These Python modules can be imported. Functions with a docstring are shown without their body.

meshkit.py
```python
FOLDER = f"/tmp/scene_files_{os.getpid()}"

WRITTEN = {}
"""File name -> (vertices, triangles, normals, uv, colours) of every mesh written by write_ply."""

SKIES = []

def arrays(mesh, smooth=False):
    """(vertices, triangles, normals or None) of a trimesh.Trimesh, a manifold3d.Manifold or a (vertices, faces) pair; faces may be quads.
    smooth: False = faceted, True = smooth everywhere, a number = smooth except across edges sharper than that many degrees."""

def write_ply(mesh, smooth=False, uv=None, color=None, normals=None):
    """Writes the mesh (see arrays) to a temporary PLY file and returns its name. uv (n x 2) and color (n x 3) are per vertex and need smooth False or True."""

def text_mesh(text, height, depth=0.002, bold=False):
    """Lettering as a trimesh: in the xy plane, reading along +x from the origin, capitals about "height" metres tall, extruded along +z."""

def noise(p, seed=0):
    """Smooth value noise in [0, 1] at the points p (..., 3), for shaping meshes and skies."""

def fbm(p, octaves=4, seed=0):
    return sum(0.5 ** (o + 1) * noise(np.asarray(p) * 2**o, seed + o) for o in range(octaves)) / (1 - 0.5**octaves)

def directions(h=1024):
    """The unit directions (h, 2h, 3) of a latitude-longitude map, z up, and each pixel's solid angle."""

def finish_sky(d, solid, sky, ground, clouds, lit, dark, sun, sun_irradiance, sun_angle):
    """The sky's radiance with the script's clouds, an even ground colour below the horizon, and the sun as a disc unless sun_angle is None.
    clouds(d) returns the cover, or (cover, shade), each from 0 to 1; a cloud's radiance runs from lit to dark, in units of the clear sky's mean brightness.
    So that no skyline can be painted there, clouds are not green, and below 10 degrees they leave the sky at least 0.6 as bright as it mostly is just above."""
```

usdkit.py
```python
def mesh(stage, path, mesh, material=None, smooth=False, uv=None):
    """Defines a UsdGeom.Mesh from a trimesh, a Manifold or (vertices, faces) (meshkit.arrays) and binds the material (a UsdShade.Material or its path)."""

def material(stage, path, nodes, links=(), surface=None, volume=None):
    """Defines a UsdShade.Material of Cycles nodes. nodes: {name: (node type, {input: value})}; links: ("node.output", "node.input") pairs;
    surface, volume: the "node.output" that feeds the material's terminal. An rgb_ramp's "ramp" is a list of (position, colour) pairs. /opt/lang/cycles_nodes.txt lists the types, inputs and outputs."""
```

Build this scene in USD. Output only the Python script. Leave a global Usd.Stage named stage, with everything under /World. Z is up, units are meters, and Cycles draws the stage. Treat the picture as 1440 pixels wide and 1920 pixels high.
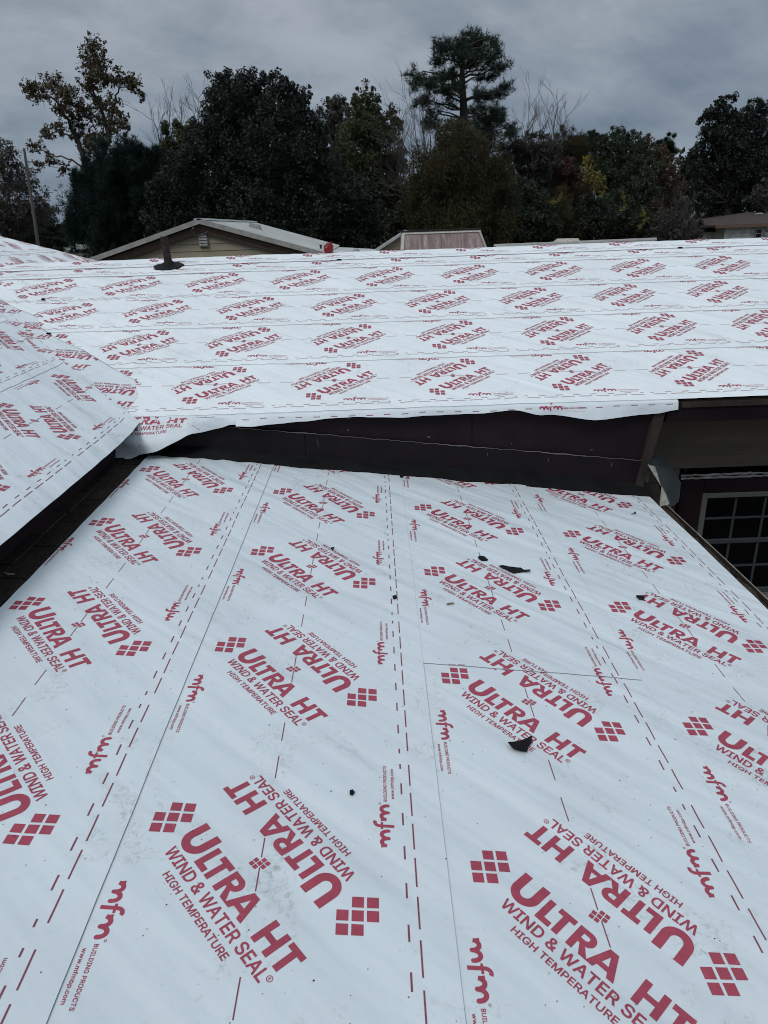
import math
import random
import numpy as np
import trimesh
import shapely
import usdkit
import meshkit
from shapely.geometry import Polygon, LineString, Point, box, MultiPolygon
from shapely import affinity
from shapely.ops import unary_union
from scipy.spatial import Delaunay
from pxr import Usd, UsdGeom, UsdLux, UsdShade, Gf, Sdf, Vt

random.seed(7)
stage = Usd.Stage.CreateInMemory()
UsdGeom.SetStageUpAxis(stage, UsdGeom.Tokens.z)
UsdGeom.SetStageMetersPerUnit(stage, 1.0)
world = UsdGeom.Xform.Define(stage, '/World')
stage.SetDefaultPrim(world.GetPrim())
UsdGeom.Scope.Define(stage, '/World/Looks')

# ------------------------------------------------------------------ camera, sky, sun, exposure
F_PX, PITCH, ROLL, YAW, CAM_Z = 1325.786, 0.38301, -0.034739, -0.0033026, 1.48645
_R = np.array([[math.cos(YAW), -math.sin(YAW), 0], [math.sin(YAW), math.cos(YAW), 0], [0, 0, 1]])
FWD = _R @ np.array([0, math.cos(PITCH), -math.sin(PITCH)])
_r0 = _R @ np.array([1.0, 0, 0])
_u0 = np.cross(_r0, FWD)
RIGHT = math.cos(ROLL) * _r0 + math.sin(ROLL) * _u0
UP = -math.sin(ROLL) * _r0 + math.cos(ROLL) * _u0
EYE = np.array([0, 0, CAM_Z])
cam = UsdGeom.Camera.Define(stage, '/World/camera')
m4 = np.eye(4)
m4[0, :3], m4[1, :3], m4[2, :3], m4[3, :3] = RIGHT, UP, -FWD, EYE
cam.AddTransformOp().Set(Gf.Matrix4d(*m4.ravel().tolist()))
cam.CreateHorizontalApertureAttr(24.0)
cam.CreateVerticalApertureAttr(32.0)
cam.CreateFocalLengthAttr(F_PX / 1440 * 24.0)
cam.CreateClippingRangeAttr(Gf.Vec2f(0.05, 3000))
cam.CreateExposureAttr(0.0)

SUN_EL, SUN_AZ = math.radians(50), math.radians(215)      # azimuth from +y towards +x
sd = np.array([math.cos(SUN_EL) * math.sin(SUN_AZ), math.cos(SUN_EL) * math.cos(SUN_AZ), math.sin(SUN_EL)])
sun = UsdLux.DistantLight.Define(stage, '/World/sun')
sun.CreateIntensityAttr(0.34)
sun.CreateAngleAttr(22.0)
sun.CreateNormalizeAttr(True)
sun.CreateColorAttr(Gf.Vec3f(1.0, 0.985, 0.96))
_z = sd / np.linalg.norm(sd)
_x = np.cross([0, 0, 1.0], _z); _x /= np.linalg.norm(_x)
_y = np.cross(_z, _x)
ms = np.eye(4); ms[0, :3], ms[1, :3], ms[2, :3] = _x, _y, _z
sun.AddTransformOp().Set(Gf.Matrix4d(*ms.ravel().tolist()))
sun.GetPrim().SetCustomDataByKey('kind', 'structure')

SKY_S = 0.10
usdkit.material(stage, '/World/Looks/overcast_sky', {
    'tc': ('texture_coordinate', {}),
    'sep': ('separate_xyz', {}),
    'sky': ('sky_texture', {'sky_type': 'single_scattering', 'sun_disc': False, 'sun_elevation': SUN_EL, 'sun_rotation': SUN_AZ}),
    'zc': ('math', {'math_type': 'maximum', 'value2': 0.0}),
    'za': ('math', {'math_type': 'add', 'value2': 0.42}),
    'inv': ('math', {'math_type': 'divide', 'value1': 1.0}),
    'px': ('math', {'math_type': 'multiply'}),
    'py': ('math', {'math_type': 'multiply'}),
    'pv': ('combine_xyz', {'z': 3.7}),
    'n1': ('noise_texture', {'scale': 2.3, 'detail': 7.0, 'roughness': 0.52, 'distortion': 0.15}),
    'mp': ('mapping', {'mapping_type': 'texture', 'rotation': (0, 0, 0.45), 'scale': (1.0, 0.62, 1.0)}),
    'n2': ('noise_texture', {'scale': 4.4, 'detail': 8.0, 'roughness': 0.58, 'distortion': 0.25}),
    'nm': ('mix_float', {'fac': 0.45}),
    'cl': ('rgb_ramp', {'ramp': [(0.0, (0.45, 0.50, 0.57)), (0.38, (0.70, 0.75, 0.81)), (0.5, (1.0, 1.0, 1.0)), (0.60, (1.30, 1.25, 1.20)), (1.0, (1.75, 1.66, 1.57))]}),
    'el': ('rgb_ramp', {'ramp': [(0.0, (1.75, 2.2, 2.85)), (0.06, (1.9, 2.4, 3.05)), (0.2, (2.55, 3.0, 3.6)), (0.33, (3.1, 3.5, 4.05)), (0.6, (4.5, 5.3, 6.0)), (1.0, (5.4, 6.5, 7.4))]}),
    'mul': ('mix_color', {'blend_type': 'multiply', 'fac': 1.0, 'use_clamp': False}),
    'mix': ('mix_color', {'fac': 0.97}),
    'bg': ('background_shader', {'strength': SKY_S}),
}, [('tc.generated', 'sep.vector'), ('sep.z', 'zc.value1'), ('zc.value', 'za.value1'), ('za.value', 'inv.value2'),
    ('sep.x', 'px.value1'), ('inv.value', 'px.value2'), ('sep.y', 'py.value1'), ('inv.value', 'py.value2'),
    ('px.value', 'pv.x'), ('py.value', 'pv.y'), ('pv.vector', 'n1.vector'), ('pv.vector', 'mp.vector'), ('mp.vector', 'n2.vector'),
    ('n1.fac', 'nm.a'), ('n2.fac', 'nm.b'), ('nm.result', 'cl.fac'), ('zc.value', 'el.fac'),
    ('cl.color', 'mul.b'), ('el.color', 'mul.a'), ('sky.color', 'mix.a'), ('mul.result', 'mix.b'), ('mix.result', 'bg.color')], surface='bg.background')
dome = UsdLux.DomeLight.Define(stage, '/World/sky')
UsdShade.MaterialBindingAPI.Apply(dome.GetPrim()).Bind(UsdShade.Material.Get(stage, '/World/Looks/overcast_sky'))
dome.GetPrim().SetCustomDataByKey('kind', 'structure')
dome.GetPrim().SetCustomDataByKey('label', 'grey overcast sky with soft streaked cloud')

# ------------------------------------------------------------------ helpers
used = {}
def numbered(parent, name):
    k = (parent, name)
    n = used.get(k, 0)
    used[k] = n + 1
    return name if n == 0 else f'{name}_{n:03d}'

def tag(prim, label=None, cat=None, group=None, kind=None):
    for k, v in (('label', label), ('category', cat), ('group', group), ('kind', kind)):
        if v:
            prim.SetCustomDataByKey(k, v)

def thing(name, label, cat, group=None, kind=None, loc=(0, 0, 0)):
    p = '/World/' + numbered('/World', name)
    x = UsdGeom.Xform.Define(stage, p)
    if any(loc):
        x.AddTranslateOp().Set(Gf.Vec3d(*loc))
    tag(x.GetPrim(), label, cat, group, kind)
    return p

def part(parent, name, mesh, mat, smooth=False, label=None, kind=None):
    p = parent + '/' + numbered(parent, name)
    m = usdkit.mesh(stage, p, mesh, '/World/Looks/' + mat, smooth=smooth)
    tag(m.GetPrim(), label, None, None, kind)
    return p

def single(name, mesh, mat, label=None, cat=None, group=None, kind=None, smooth=False):
    p = part('/World', name, mesh, mat, smooth)
    tag(stage.GetPrimAtPath(p), label, cat, group, kind)
    return p

def tm(v, f):
    f = np.asarray(f)
    if f.ndim == 2 and f.shape[1] == 4:
        f = np.vstack([f[:, [0, 1, 2]], f[:, [0, 2, 3]]])
    return trimesh.Trimesh(np.asarray(v, float), f, process=False)

def cat(*ms):
    ms = [m for m in ms if m is not None and len(m.faces)]
    return trimesh.util.concatenate(ms)

def boxm(x0, x1, y0, y1, z0, z1, bevel=0.0):
    b = trimesh.creation.box(extents=(abs(x1 - x0), abs(y1 - y0), abs(z1 - z0)))
    if bevel:
        import manifold3d as m3
        r = bevel
        e = np.array([abs(x1 - x0), abs(y1 - y0), abs(z1 - z0)]) / 2
        pts = []
        for sx in (-1, 1):
            for sy in (-1, 1):
                for sz in (-1, 1):
                    for k in range(3):
                        q = np.array([sx, sy, sz]) * e
                        o = np.array([sx, sy, sz]) * r
                        o[k] = 0
                        pts.append(q - o)
        b = trimesh.convex.convex_hull(np.array(pts))
    b.apply_translation(((x0 + x1) / 2, (y0 + y1) / 2, (z0 + z1) / 2))
    return b

def hexa(p):
    """box from 8 corners: 4 of one face, the matching 4 of the other."""
    p = np.asarray(p, float)
    f = [[0, 1, 2, 3], [7, 6, 5, 4], [0, 4, 5, 1], [1, 5, 6, 2], [2, 6, 7, 3], [3, 7, 4, 0]]
    m = tm(p, f)
    trimesh.repair.fix_normals(m)
    return m

def slab(quad, t):
    q = np.asarray(quad, float)
    n = np.cross(q[1] - q[0], q[2] - q[0]); n /= np.linalg.norm(n)
    if n[2] < 0: n = -n
    return hexa(np.vstack([q, q - n * t]))

def tube(points, radii, sides=6, cap=True):
    p = np.asarray(points, float)
    r = np.broadcast_to(np.asarray(radii, float), (len(p),))
    t = np.gradient(p, axis=0)
    t /= np.linalg.norm(t, axis=1, keepdims=True) + 1e-12
    ref = np.array([0, 0, 1.0]) if abs(t[0][2]) < 0.8 else np.array([1.0, 0, 0])
    a = np.cross(t, ref); a /= np.linalg.norm(a, axis=1, keepdims=True) + 1e-9
    b = np.cross(t, a)
    an = np.arange(sides) * 2 * np.pi / sides
    v = p[:, None] + r[:, None, None] * (np.cos(an)[None, :, None] * a[:, None] + np.sin(an)[None, :, None] * b[:, None])
    i, j = np.meshgrid(np.arange(len(p) - 1), np.arange(sides), indexing='ij')
    q = np.stack([i * sides + j, i * sides + (j + 1) % sides, (i + 1) * sides + (j + 1) % sides, (i + 1) * sides + j], -1).reshape(-1, 4)
    v = v.reshape(-1, 3)
    f = np.vstack([q[:, [0, 2, 1]], q[:, [0, 3, 2]]])
    if cap:
        n = len(v)
        v = np.vstack([v, p[:1], p[-1:]])
        k = np.arange(sides)
        f = np.vstack([f, np.stack([np.full(sides, n), k, (k + 1) % sides], 1), np.stack([np.full(sides, n + 1), (len(p) - 1) * sides + (k + 1) % sides, (len(p) - 1) * sides + k], 1)])
    return tm(v, f)

def at(px, py, Y):
    """the point of the place seen at a spot of the photograph, on the upright plane y = Y"""
    d = FWD + (px - 720) / F_PX * RIGHT - (py - 960) / F_PX * UP
    return EYE + d * (Y / d[1])

def smoothstep(a, b, x):
    t = np.clip((np.asarray(x, float) - a) / (b - a), 0, 1)
    return t * t * (3 - 2 * t)

def ground_z(x, y):
    return -3.0 + 2.55 * smoothstep(35, 110, y)

# ------------------------------------------------------------------ materials
def M(name, nodes, links, surface='p.BSDF', volume=None):
    return usdkit.material(stage, '/World/Looks/' + name, nodes, links, surface=surface, volume=volume)

def plain(name, col, rough=0.6, vary=0.25, scale=6.0, bump=0.0, bscale=60.0, spec=0.4, metallic=0.0, stretch=(1, 1, 1), col2=None):
    c = np.array(col); hi = np.array(col2) if col2 is not None else c * (1 + vary)
    nodes = {'g': ('geometry', {}), 'mp': ('mapping', {'scale': stretch}), 'n': ('noise_texture', {'scale': scale, 'detail': 5.0, 'roughness': 0.6}),
             'r': ('rgb_ramp', {'ramp': [(0.3, c * (1 - vary)), (0.7, hi)]}),
             'p': ('principled_bsdf', {'roughness': rough, 'specular_ior_level': spec, 'metallic': metallic})}
    links = [('g.position', 'mp.vector'), ('mp.vector', 'n.vector'), ('n.fac', 'r.fac'), ('r.color', 'p.base_color')]
    if bump:
        nodes['n2'] = ('noise_texture', {'scale': bscale, 'detail': 4.0})
        nodes['b'] = ('bump', {'strength': 0.6, 'distance': bump})
        links += [('mp.vector', 'n2.vector'), ('n2.fac', 'b.height'), ('b.normal', 'p.normal')]
    return M(name, nodes, links)

# shallow diagonal roll wrinkles, shared by the film and what is printed on it
RELIEF_N = {'wm': ('mapping', {'mapping_type': 'texture', 'rotation': (0, 0, -0.72), 'scale': (2.2, 0.34, 1.0)}), 'wn': ('noise_texture', {'scale': 1.6, 'detail': 2.6, 'roughness': 0.48, 'distortion': 0.3}),
            'bn': ('noise_texture', {'scale': 10.0, 'detail': 5.0, 'roughness': 0.55}), 'wa': ('math', {'math_type': 'multiply_add', 'value2': 0.10}), 'b': ('bump', {'strength': 1.0, 'distance': 0.036})}
RELIEF_L = [('g.position', 'wm.vector'), ('wm.vector', 'wn.vector'), ('g.position', 'bn.vector'), ('bn.fac', 'wa.value1'), ('wn.fac', 'wa.value3'), ('wa.value', 'b.height'), ('b.normal', 'p.normal')]
# white film: mottled, scuffed, with dirt, specks and droplet rings
def film(name, base, dirt):
    b = np.array(base)
    nodes = {
        'g': ('geometry', {}),
        'nl': ('noise_texture', {'scale': 1.6, 'detail': 6.0, 'roughness': 0.6}),
        'rl': ('rgb_ramp', {'ramp': [(0.3, b * 0.95), (0.7, b * 1.03)]}),
        'nd': ('noise_texture', {'scale': 2.4, 'detail': 9.0, 'roughness': 0.74, 'distortion': 1.2}),
        'rd': ('rgb_ramp', {'ramp': [(0.54, (0, 0, 0)), (0.70, (1, 1, 1))]}),
        'nf': ('noise_texture', {'scale': 55.0, 'detail': 5.0, 'roughness': 0.75, 'distortion': 0.6}),
        'rf': ('rgb_ramp', {'ramp': [(0.48, (0, 0, 0)), (0.60, (1, 1, 1))]}),
        'md': ('math', {'math_type': 'multiply'}),
        'ms': ('math', {'math_type': 'multiply', 'value2': dirt}),
        'c1': ('mix_color', {'b': (0.25, 0.26, 0.235)}),
        'v': ('voronoi_texture', {'scale': 30.0, 'randomness': 1.0}),
        'rv': ('rgb_ramp', {'ramp': [(0.0, (1, 1, 1)), (0.04, (1, 1, 1)), (0.07, (0, 0, 0))]}),
        'nv': ('noise_texture', {'scale': 3.1, 'detail': 3.0}),
        'rnv': ('rgb_ramp', {'ramp': [(0.47, (0, 0, 0)), (0.53, (0.9, 0.9, 0.9))]}),
        'mv': ('math', {'math_type': 'multiply'}),
        'c2': ('mix_color', {'b': (0.10, 0.10, 0.10)}),
        'dv': ('noise_texture', {'scale': 28.0, 'detail': 2.0}),
        'dm': ('mix_vector', {'fac': 0.012}),
        'v2': ('voronoi_texture', {'scale': 15.0, 'randomness': 1.0}),
        'rr': ('rgb_ramp', {'ramp': [(0.0, (0.15, 0.15, 0.15)), (0.085, (0.25, 0.25, 0.25)), (0.105, (1, 1, 1)), (0.13, (0, 0, 0)), (1, (0, 0, 0))]}),
        'nr': ('noise_texture', {'scale': 1.3, 'detail': 3.0}),
        'rnr': ('rgb_ramp', {'ramp': [(0.47, (0, 0, 0)), (0.62, (0.17, 0.17, 0.17))]}),
        'mr': ('math', {'math_type': 'multiply'}),
        'c3': ('mix_color', {'b': (0.30, 0.31, 0.32)}),
        # long faint scuffs
        'sm': ('mapping', {'mapping_type': 'texture', 'rotation': (0, 0, 0.5), 'scale': (0.5, 0.035, 0.5)}),
        'sn': ('noise_texture', {'scale': 2.2, 'detail': 5.0, 'roughness': 0.7, 'distortion': 0.3}),
        'sr': ('rgb_ramp', {'ramp': [(0.60, (0, 0, 0)), (0.72, (0.55, 0.55, 0.55))]}),
        'sk': ('math', {'math_type': 'multiply'}),
        'c4': ('mix_color', {'b': (0.30, 0.32, 0.32)}),
        'rg': ('map_range', {'from_min': 0.0, 'from_max': 1.0, 'to_min': 0.36, 'to_max': 0.62}),
        'p': ('principled_bsdf', {'specular_ior_level': 0.5}),
    }
    nodes.update(RELIEF_N)
    links = [('g.position', x + '.vector') for x in ('nl', 'nd', 'nf', 'v', 'nv', 'nr', 'dv')]
    links += [('g.position', 'sm.vector'), ('sm.vector', 'sn.vector'), ('sn.fac', 'sr.fac'), ('sr.color', 'sk.value1'), ('rd.color', 'sk.value2'), ('c3.result', 'c4.a'), ('sk.value', 'c4.fac')]
    links += [('g.position', 'dm.a'), ('dv.color', 'dm.b'), ('dm.result', 'v2.vector'), ('nr.fac', 'rnr.fac'), ('rr.color', 'mr.value1'), ('rnr.color', 'mr.value2')]
    links += [('nl.fac', 'rl.fac'), ('nd.fac', 'rd.fac'), ('nf.fac', 'rf.fac'), ('rd.color', 'md.value1'), ('rf.color', 'md.value2'), ('md.value', 'ms.value1'),
              ('rl.color', 'c1.a'), ('ms.value', 'c1.fac'), ('v.distance', 'rv.fac'), ('nv.fac', 'rnv.fac'), ('rv.color', 'mv.value1'), ('rnv.color', 'mv.value2'),
              ('c1.result', 'c2.a'), ('mv.value', 'c2.fac'), ('v2.distance', 'rr.fac'), ('c2.result', 'c3.a'), ('mr.value', 'c3.fac'),
              ('c4.result', 'p.base_color'), ('nl.fac', 'rg.value'), ('rg.result', 'p.roughness')]
    M(name, nodes, links + RELIEF_L)

def ink(name, col):
    """ink on the film: slightly worn, same relief"""
    c = np.array(col)
    nodes = {'g': ('geometry', {}), 'n': ('noise_texture', {'scale': 34.0, 'detail': 5.0, 'roughness': 0.7}), 'r': ('rgb_ramp', {'ramp': [(0.28, c * 0.84), (0.62, c * 1.05), (0.80, c * 1.1 + 0.10)]}),
             'p': ('principled_bsdf', {'roughness': 0.45, 'specular_ior_level': 0.5})}
    nodes.update(RELIEF_N)
    M(name, nodes, [('g.position', 'n.vector'), ('n.fac', 'r.fac'), ('r.color', 'p.base_color')] + RELIEF_L)

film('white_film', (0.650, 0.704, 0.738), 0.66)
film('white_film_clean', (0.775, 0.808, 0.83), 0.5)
ink('red_print', (0.36, 0.048, 0.083))
ink('dark_print', (0.22, 0.05, 0.078))
plain('bitumen', (0.006, 0.006, 0.0066), 0.7, 0.3, spec=0.12)
plain('tar_scrap', (0.010, 0.010, 0.011), 0.75, 0.4, 40.0, 0.004, 120, spec=0.12)
plain('tar_cement', (0.010, 0.0105, 0.011), 0.6, 0.5, 14.0, 0.02, 40, spec=0.12)
plain('plum_paint', (0.0145, 0.0088, 0.0115), 0.55, 0.2, 5.0, 0.002, 30, spec=0.12)
plain('plum_metal', (0.0105, 0.0075, 0.0095), 0.45, 0.25, 6.0, 0.002, 20, spec=0.12)
plain('brown_board', (0.032, 0.024, 0.022), 0.7, 0.5, 9.0, 0.004, 60, stretch=(1, 1, 0.3), spec=0.12)
plain('brown_siding', (0.15, 0.125, 0.098), 0.6, 0.18, 8.0, stretch=(0.2, 1, 1), spec=0.12)
plain('caulk', (0.27, 0.26, 0.245), 0.7, 0.35, 22.0)
plain('sash_white', (0.105, 0.108, 0.100), 0.5, 0.08)
plain('muntin', (0.038, 0.045, 0.050), 0.5, 0.1)
plain('gutter_metal', (0.030, 0.025, 0.022), 0.45, 0.4, 15.0, spec=0.12)
plain('gutter_lip', (0.28, 0.25, 0.20), 0.5, 0.3, 12.0)
plain('gutter_debris', (0.040, 0.028, 0.018), 0.9, 0.7, 40.0, 0.02, 90)
plain('galvanized', (0.060, 0.072, 0.075), 0.5, 0.25, 9.0, spec=0.3)
plain('aged_metal_face', (0.42, 0.40, 0.35), 0.6, 0.4, 22.0)
plain('old_shingle', (0.022, 0.017, 0.016), 0.9, 0.5, 45.0, 0.006, 160, spec=0.12)
plain('old_shingle_brown', (0.036, 0.026, 0.022), 0.9, 0.5, 45.0, 0.006, 160, spec=0.12)
plain('deck_wood', (0.14, 0.10, 0.07), 0.8, 0.3)
plain('nail_steel', (0.10, 0.10, 0.10), 0.4, 0.2, metallic=0.6)
plain('twig', (0.22, 0.18, 0.13), 0.8, 0.3)
plain('pipe_metal', (0.026, 0.019, 0.017), 0.7, 0.5, 24.0, 0.004, 60, spec=0.15)
plain('red_plastic', (0.20, 0.006, 0.012), 0.35, 0.4, 18.0)
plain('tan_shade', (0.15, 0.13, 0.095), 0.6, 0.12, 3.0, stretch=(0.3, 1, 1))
plain('tan_siding', (0.30, 0.262, 0.19), 0.6, 0.12, 3.0, stretch=(0.3, 1, 1))
plain('brown_fascia', (0.10, 0.065, 0.048), 0.6, 0.2)
plain('white_metal_roof', (0.50, 0.51, 0.50), 0.5, 0.14, 1.2, stretch=(1, 0.5, 1))
plain('rake_metal', (0.30, 0.29, 0.28), 0.5, 0.2)
plain('vent_grey', (0.22, 0.23, 0.24), 0.5, 0.2)
plain('brick_white', (0.60, 0.60, 0.57), 0.8, 0.25, 4.0, 0.02, 12)
plain('brown_roof', (0.050, 0.036, 0.033), 0.9, 0.35, 3.0, 0.02, 20)
plain('dark_roof', (0.020, 0.018, 0.020), 0.9, 0.4, 3.0)
plain('rust_eave', (0.13, 0.072, 0.052), 0.7, 0.3)
plain('pole_wood', (0.09, 0.078, 0.068), 0.85, 0.3, 3.0, stretch=(1, 1, 0.1))
plain('wire', (0.02, 0.02, 0.02), 0.6, 0.1)
plain('car_cream', (0.45, 0.39, 0.27), 0.3, 0.05, spec=0.6)
plain('car_silver', (0.40, 0.42, 0.43), 0.3, 0.05, spec=0.6)
plain('dark_glass', (0.010, 0.012, 0.014), 0.1, 0.1, spec=0.6)
plain('rubber', (0.012, 0.012, 0.012), 0.8, 0.2)
plain('hub', (0.25, 0.25, 0.25), 0.4, 0.2)
plain('bark_dark', (0.040, 0.033, 0.028), 0.9, 0.5, 5.0, 0.03, 14, stretch=(1, 1, 0.25))
plain('bark_grey', (0.055, 0.049, 0.045), 0.9, 0.4, 5.0, 0.03, 14, stretch=(1, 1, 0.25))
plain('earth_grass', (0.055, 0.055, 0.032), 0.95, 0.6, 0.35, col2=(0.09, 0.075, 0.05))
# streaked weathered roof: pale at the top with vertical run marks
M('streaked_roof', {'g': ('geometry', {}), 'mp': ('mapping', {'scale': (5.0, 0.7, 0.9)}), 'n': ('noise_texture', {'scale': 1.6, 'detail': 7.0, 'roughness': 0.65}),
    'r': ('rgb_ramp', {'ramp': [(0.30, (0.125, 0.082, 0.078)), (0.5, (0.20, 0.142, 0.135)), (0.62, (0.27, 0.215, 0.205)), (0.72, (0.50, 0.48, 0.46))]}), 'p': ('principled_bsdf', {'roughness': 0.7})},
  [('g.position', 'mp.vector'), ('mp.vector', 'n.vector'), ('n.fac', 'r.fac'), ('r.color', 'p.base_color')])
# window glass: see-through with a mirror-like coat
M('pane_glass', {'t': ('transparent_bsdf', {'color': (0.40, 0.45, 0.52)}), 's': ('glossy_bsdf', {'roughness': 0.03, 'color': (0.9, 0.95, 1.0)}), 'f': ('fresnel', {'IOR': 1.3}), 'm': ('mix_closure', {})},
  [('f.fac', 'm.fac'), ('t.BSDF', 'm.closure1'), ('s.BSDF', 'm.closure2')], surface='m.closure')
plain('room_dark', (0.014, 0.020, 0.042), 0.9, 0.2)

def leaf_mat(name, dark, light, accent=None, rough=0.5, spec=0.4, trans=0.25):
    d, l = np.array(dark), np.array(light)
    ramp = [(0.0, d * 0.75), (0.45, (d + l) / 2), (0.85, l), (1.0, np.array(accent) if accent is not None else l * 1.25)]
    M(name, {'g': ('geometry', {}), 'n': ('noise_texture', {'scale': 0.55, 'detail': 3.0}), 'a': ('math', {'math_type': 'multiply_add', 'value2': 0.55, 'value3': 0.0}),
             's': ('math', {'math_type': 'multiply_add', 'value2': 0.9, 'value3': -0.22}), 'ad': ('math', {'math_type': 'add', 'use_clamp': True}),
             'r': ('rgb_ramp', {'ramp': ramp}), 'p': ('principled_bsdf', {'roughness': rough, 'specular_ior_level': spec}), 't': ('translucent_bsdf', {}), 'm': ('mix_closure', {'fac': trans})},
      [('g.random_per_island', 'a.value1'), ('g.position', 'n.vector'), ('n.fac', 's.value1'), ('a.value', 'ad.value1'), ('s.value', 'ad.value2'), ('ad.value', 'r.fac'),
       ('r.color', 'p.base_color'), ('r.color', 't.color'), ('p.BSDF', 'm.closure1'), ('t.BSDF', 'm.closure2')], surface='m.closure')

leaf_mat('leaf_magnolia', (0.010, 0.016, 0.011), (0.026, 0.036, 0.024), (0.075, 0.060, 0.040), 0.5, 0.3, 0.1)
leaf_mat('leaf_brown', (0.060, 0.046, 0.026), (0.125, 0.092, 0.048), (0.17, 0.125, 0.065))
leaf_mat('leaf_juniper', (0.008, 0.020, 0.016), (0.018, 0.040, 0.030), None, 0.7, 0.2)
leaf_mat('leaf_pine', (0.012, 0.024, 0.014), (0.030, 0.052, 0.026), None, 0.6, 0.3)
leaf_mat('leaf_olive', (0.040, 0.048, 0.020), (0.095, 0.105, 0.044), (0.12, 0.115, 0.045))
leaf_mat('leaf_cypress', (0.040, 0.038, 0.018), (0.095, 0.082, 0.040), (0.11, 0.085, 0.04), 0.7, 0.2)
leaf_mat('leaf_grey', (0.040, 0.040, 0.032), (0.085, 0.080, 0.062))
leaf_mat('leaf_green', (0.022, 0.034, 0.018), (0.052, 0.068, 0.036))
leaf_mat('leaf_yellow', (0.16, 0.135, 0.028), (0.36, 0.30, 0.06))
leaf_mat('leaf_rust', (0.062, 0.042, 0.024), (0.125, 0.078, 0.042))
leaf_mat('leaf_red', (0.050, 0.020, 0.018), (0.085, 0.032, 0.028))
leaf_mat('leaf_thicket', (0.020, 0.026, 0.014), (0.050, 0.052, 0.028), (0.08, 0.06, 0.034))

# ------------------------------------------------------------------ the printed pattern of the membrane (metres, in the sheet's own frame: a down the slope, b along the roll)
def cap_polys(text, height, bold, tol):
    m = meshkit.text_mesh(text, height, 0.002, bold)
    tri = m.triangles[m.face_normals[:, 2] > 0.9][:, :, :2]
    u = unary_union([Polygon(t).buffer(height * 1e-4) for t in tri]).simplify(tol)
    return u

def text_at(text, x, y, height, width, bold=True, tol=0.0003):
    u = cap_polys(text, height, bold, tol)
    x0, y0, x1, y1 = u.bounds
    return affinity.translate(affinity.scale(affinity.translate(u, -x0, 0), width / (x1 - x0), 1, origin=(0, 0)), x, y)

def ell(cx, cy, rx, ry, a0, a1, n=10):
    t = np.radians(np.linspace(a0, a1, n))
    return list(zip(cx + rx * np.cos(t), cy + ry * np.sin(t)))

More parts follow.
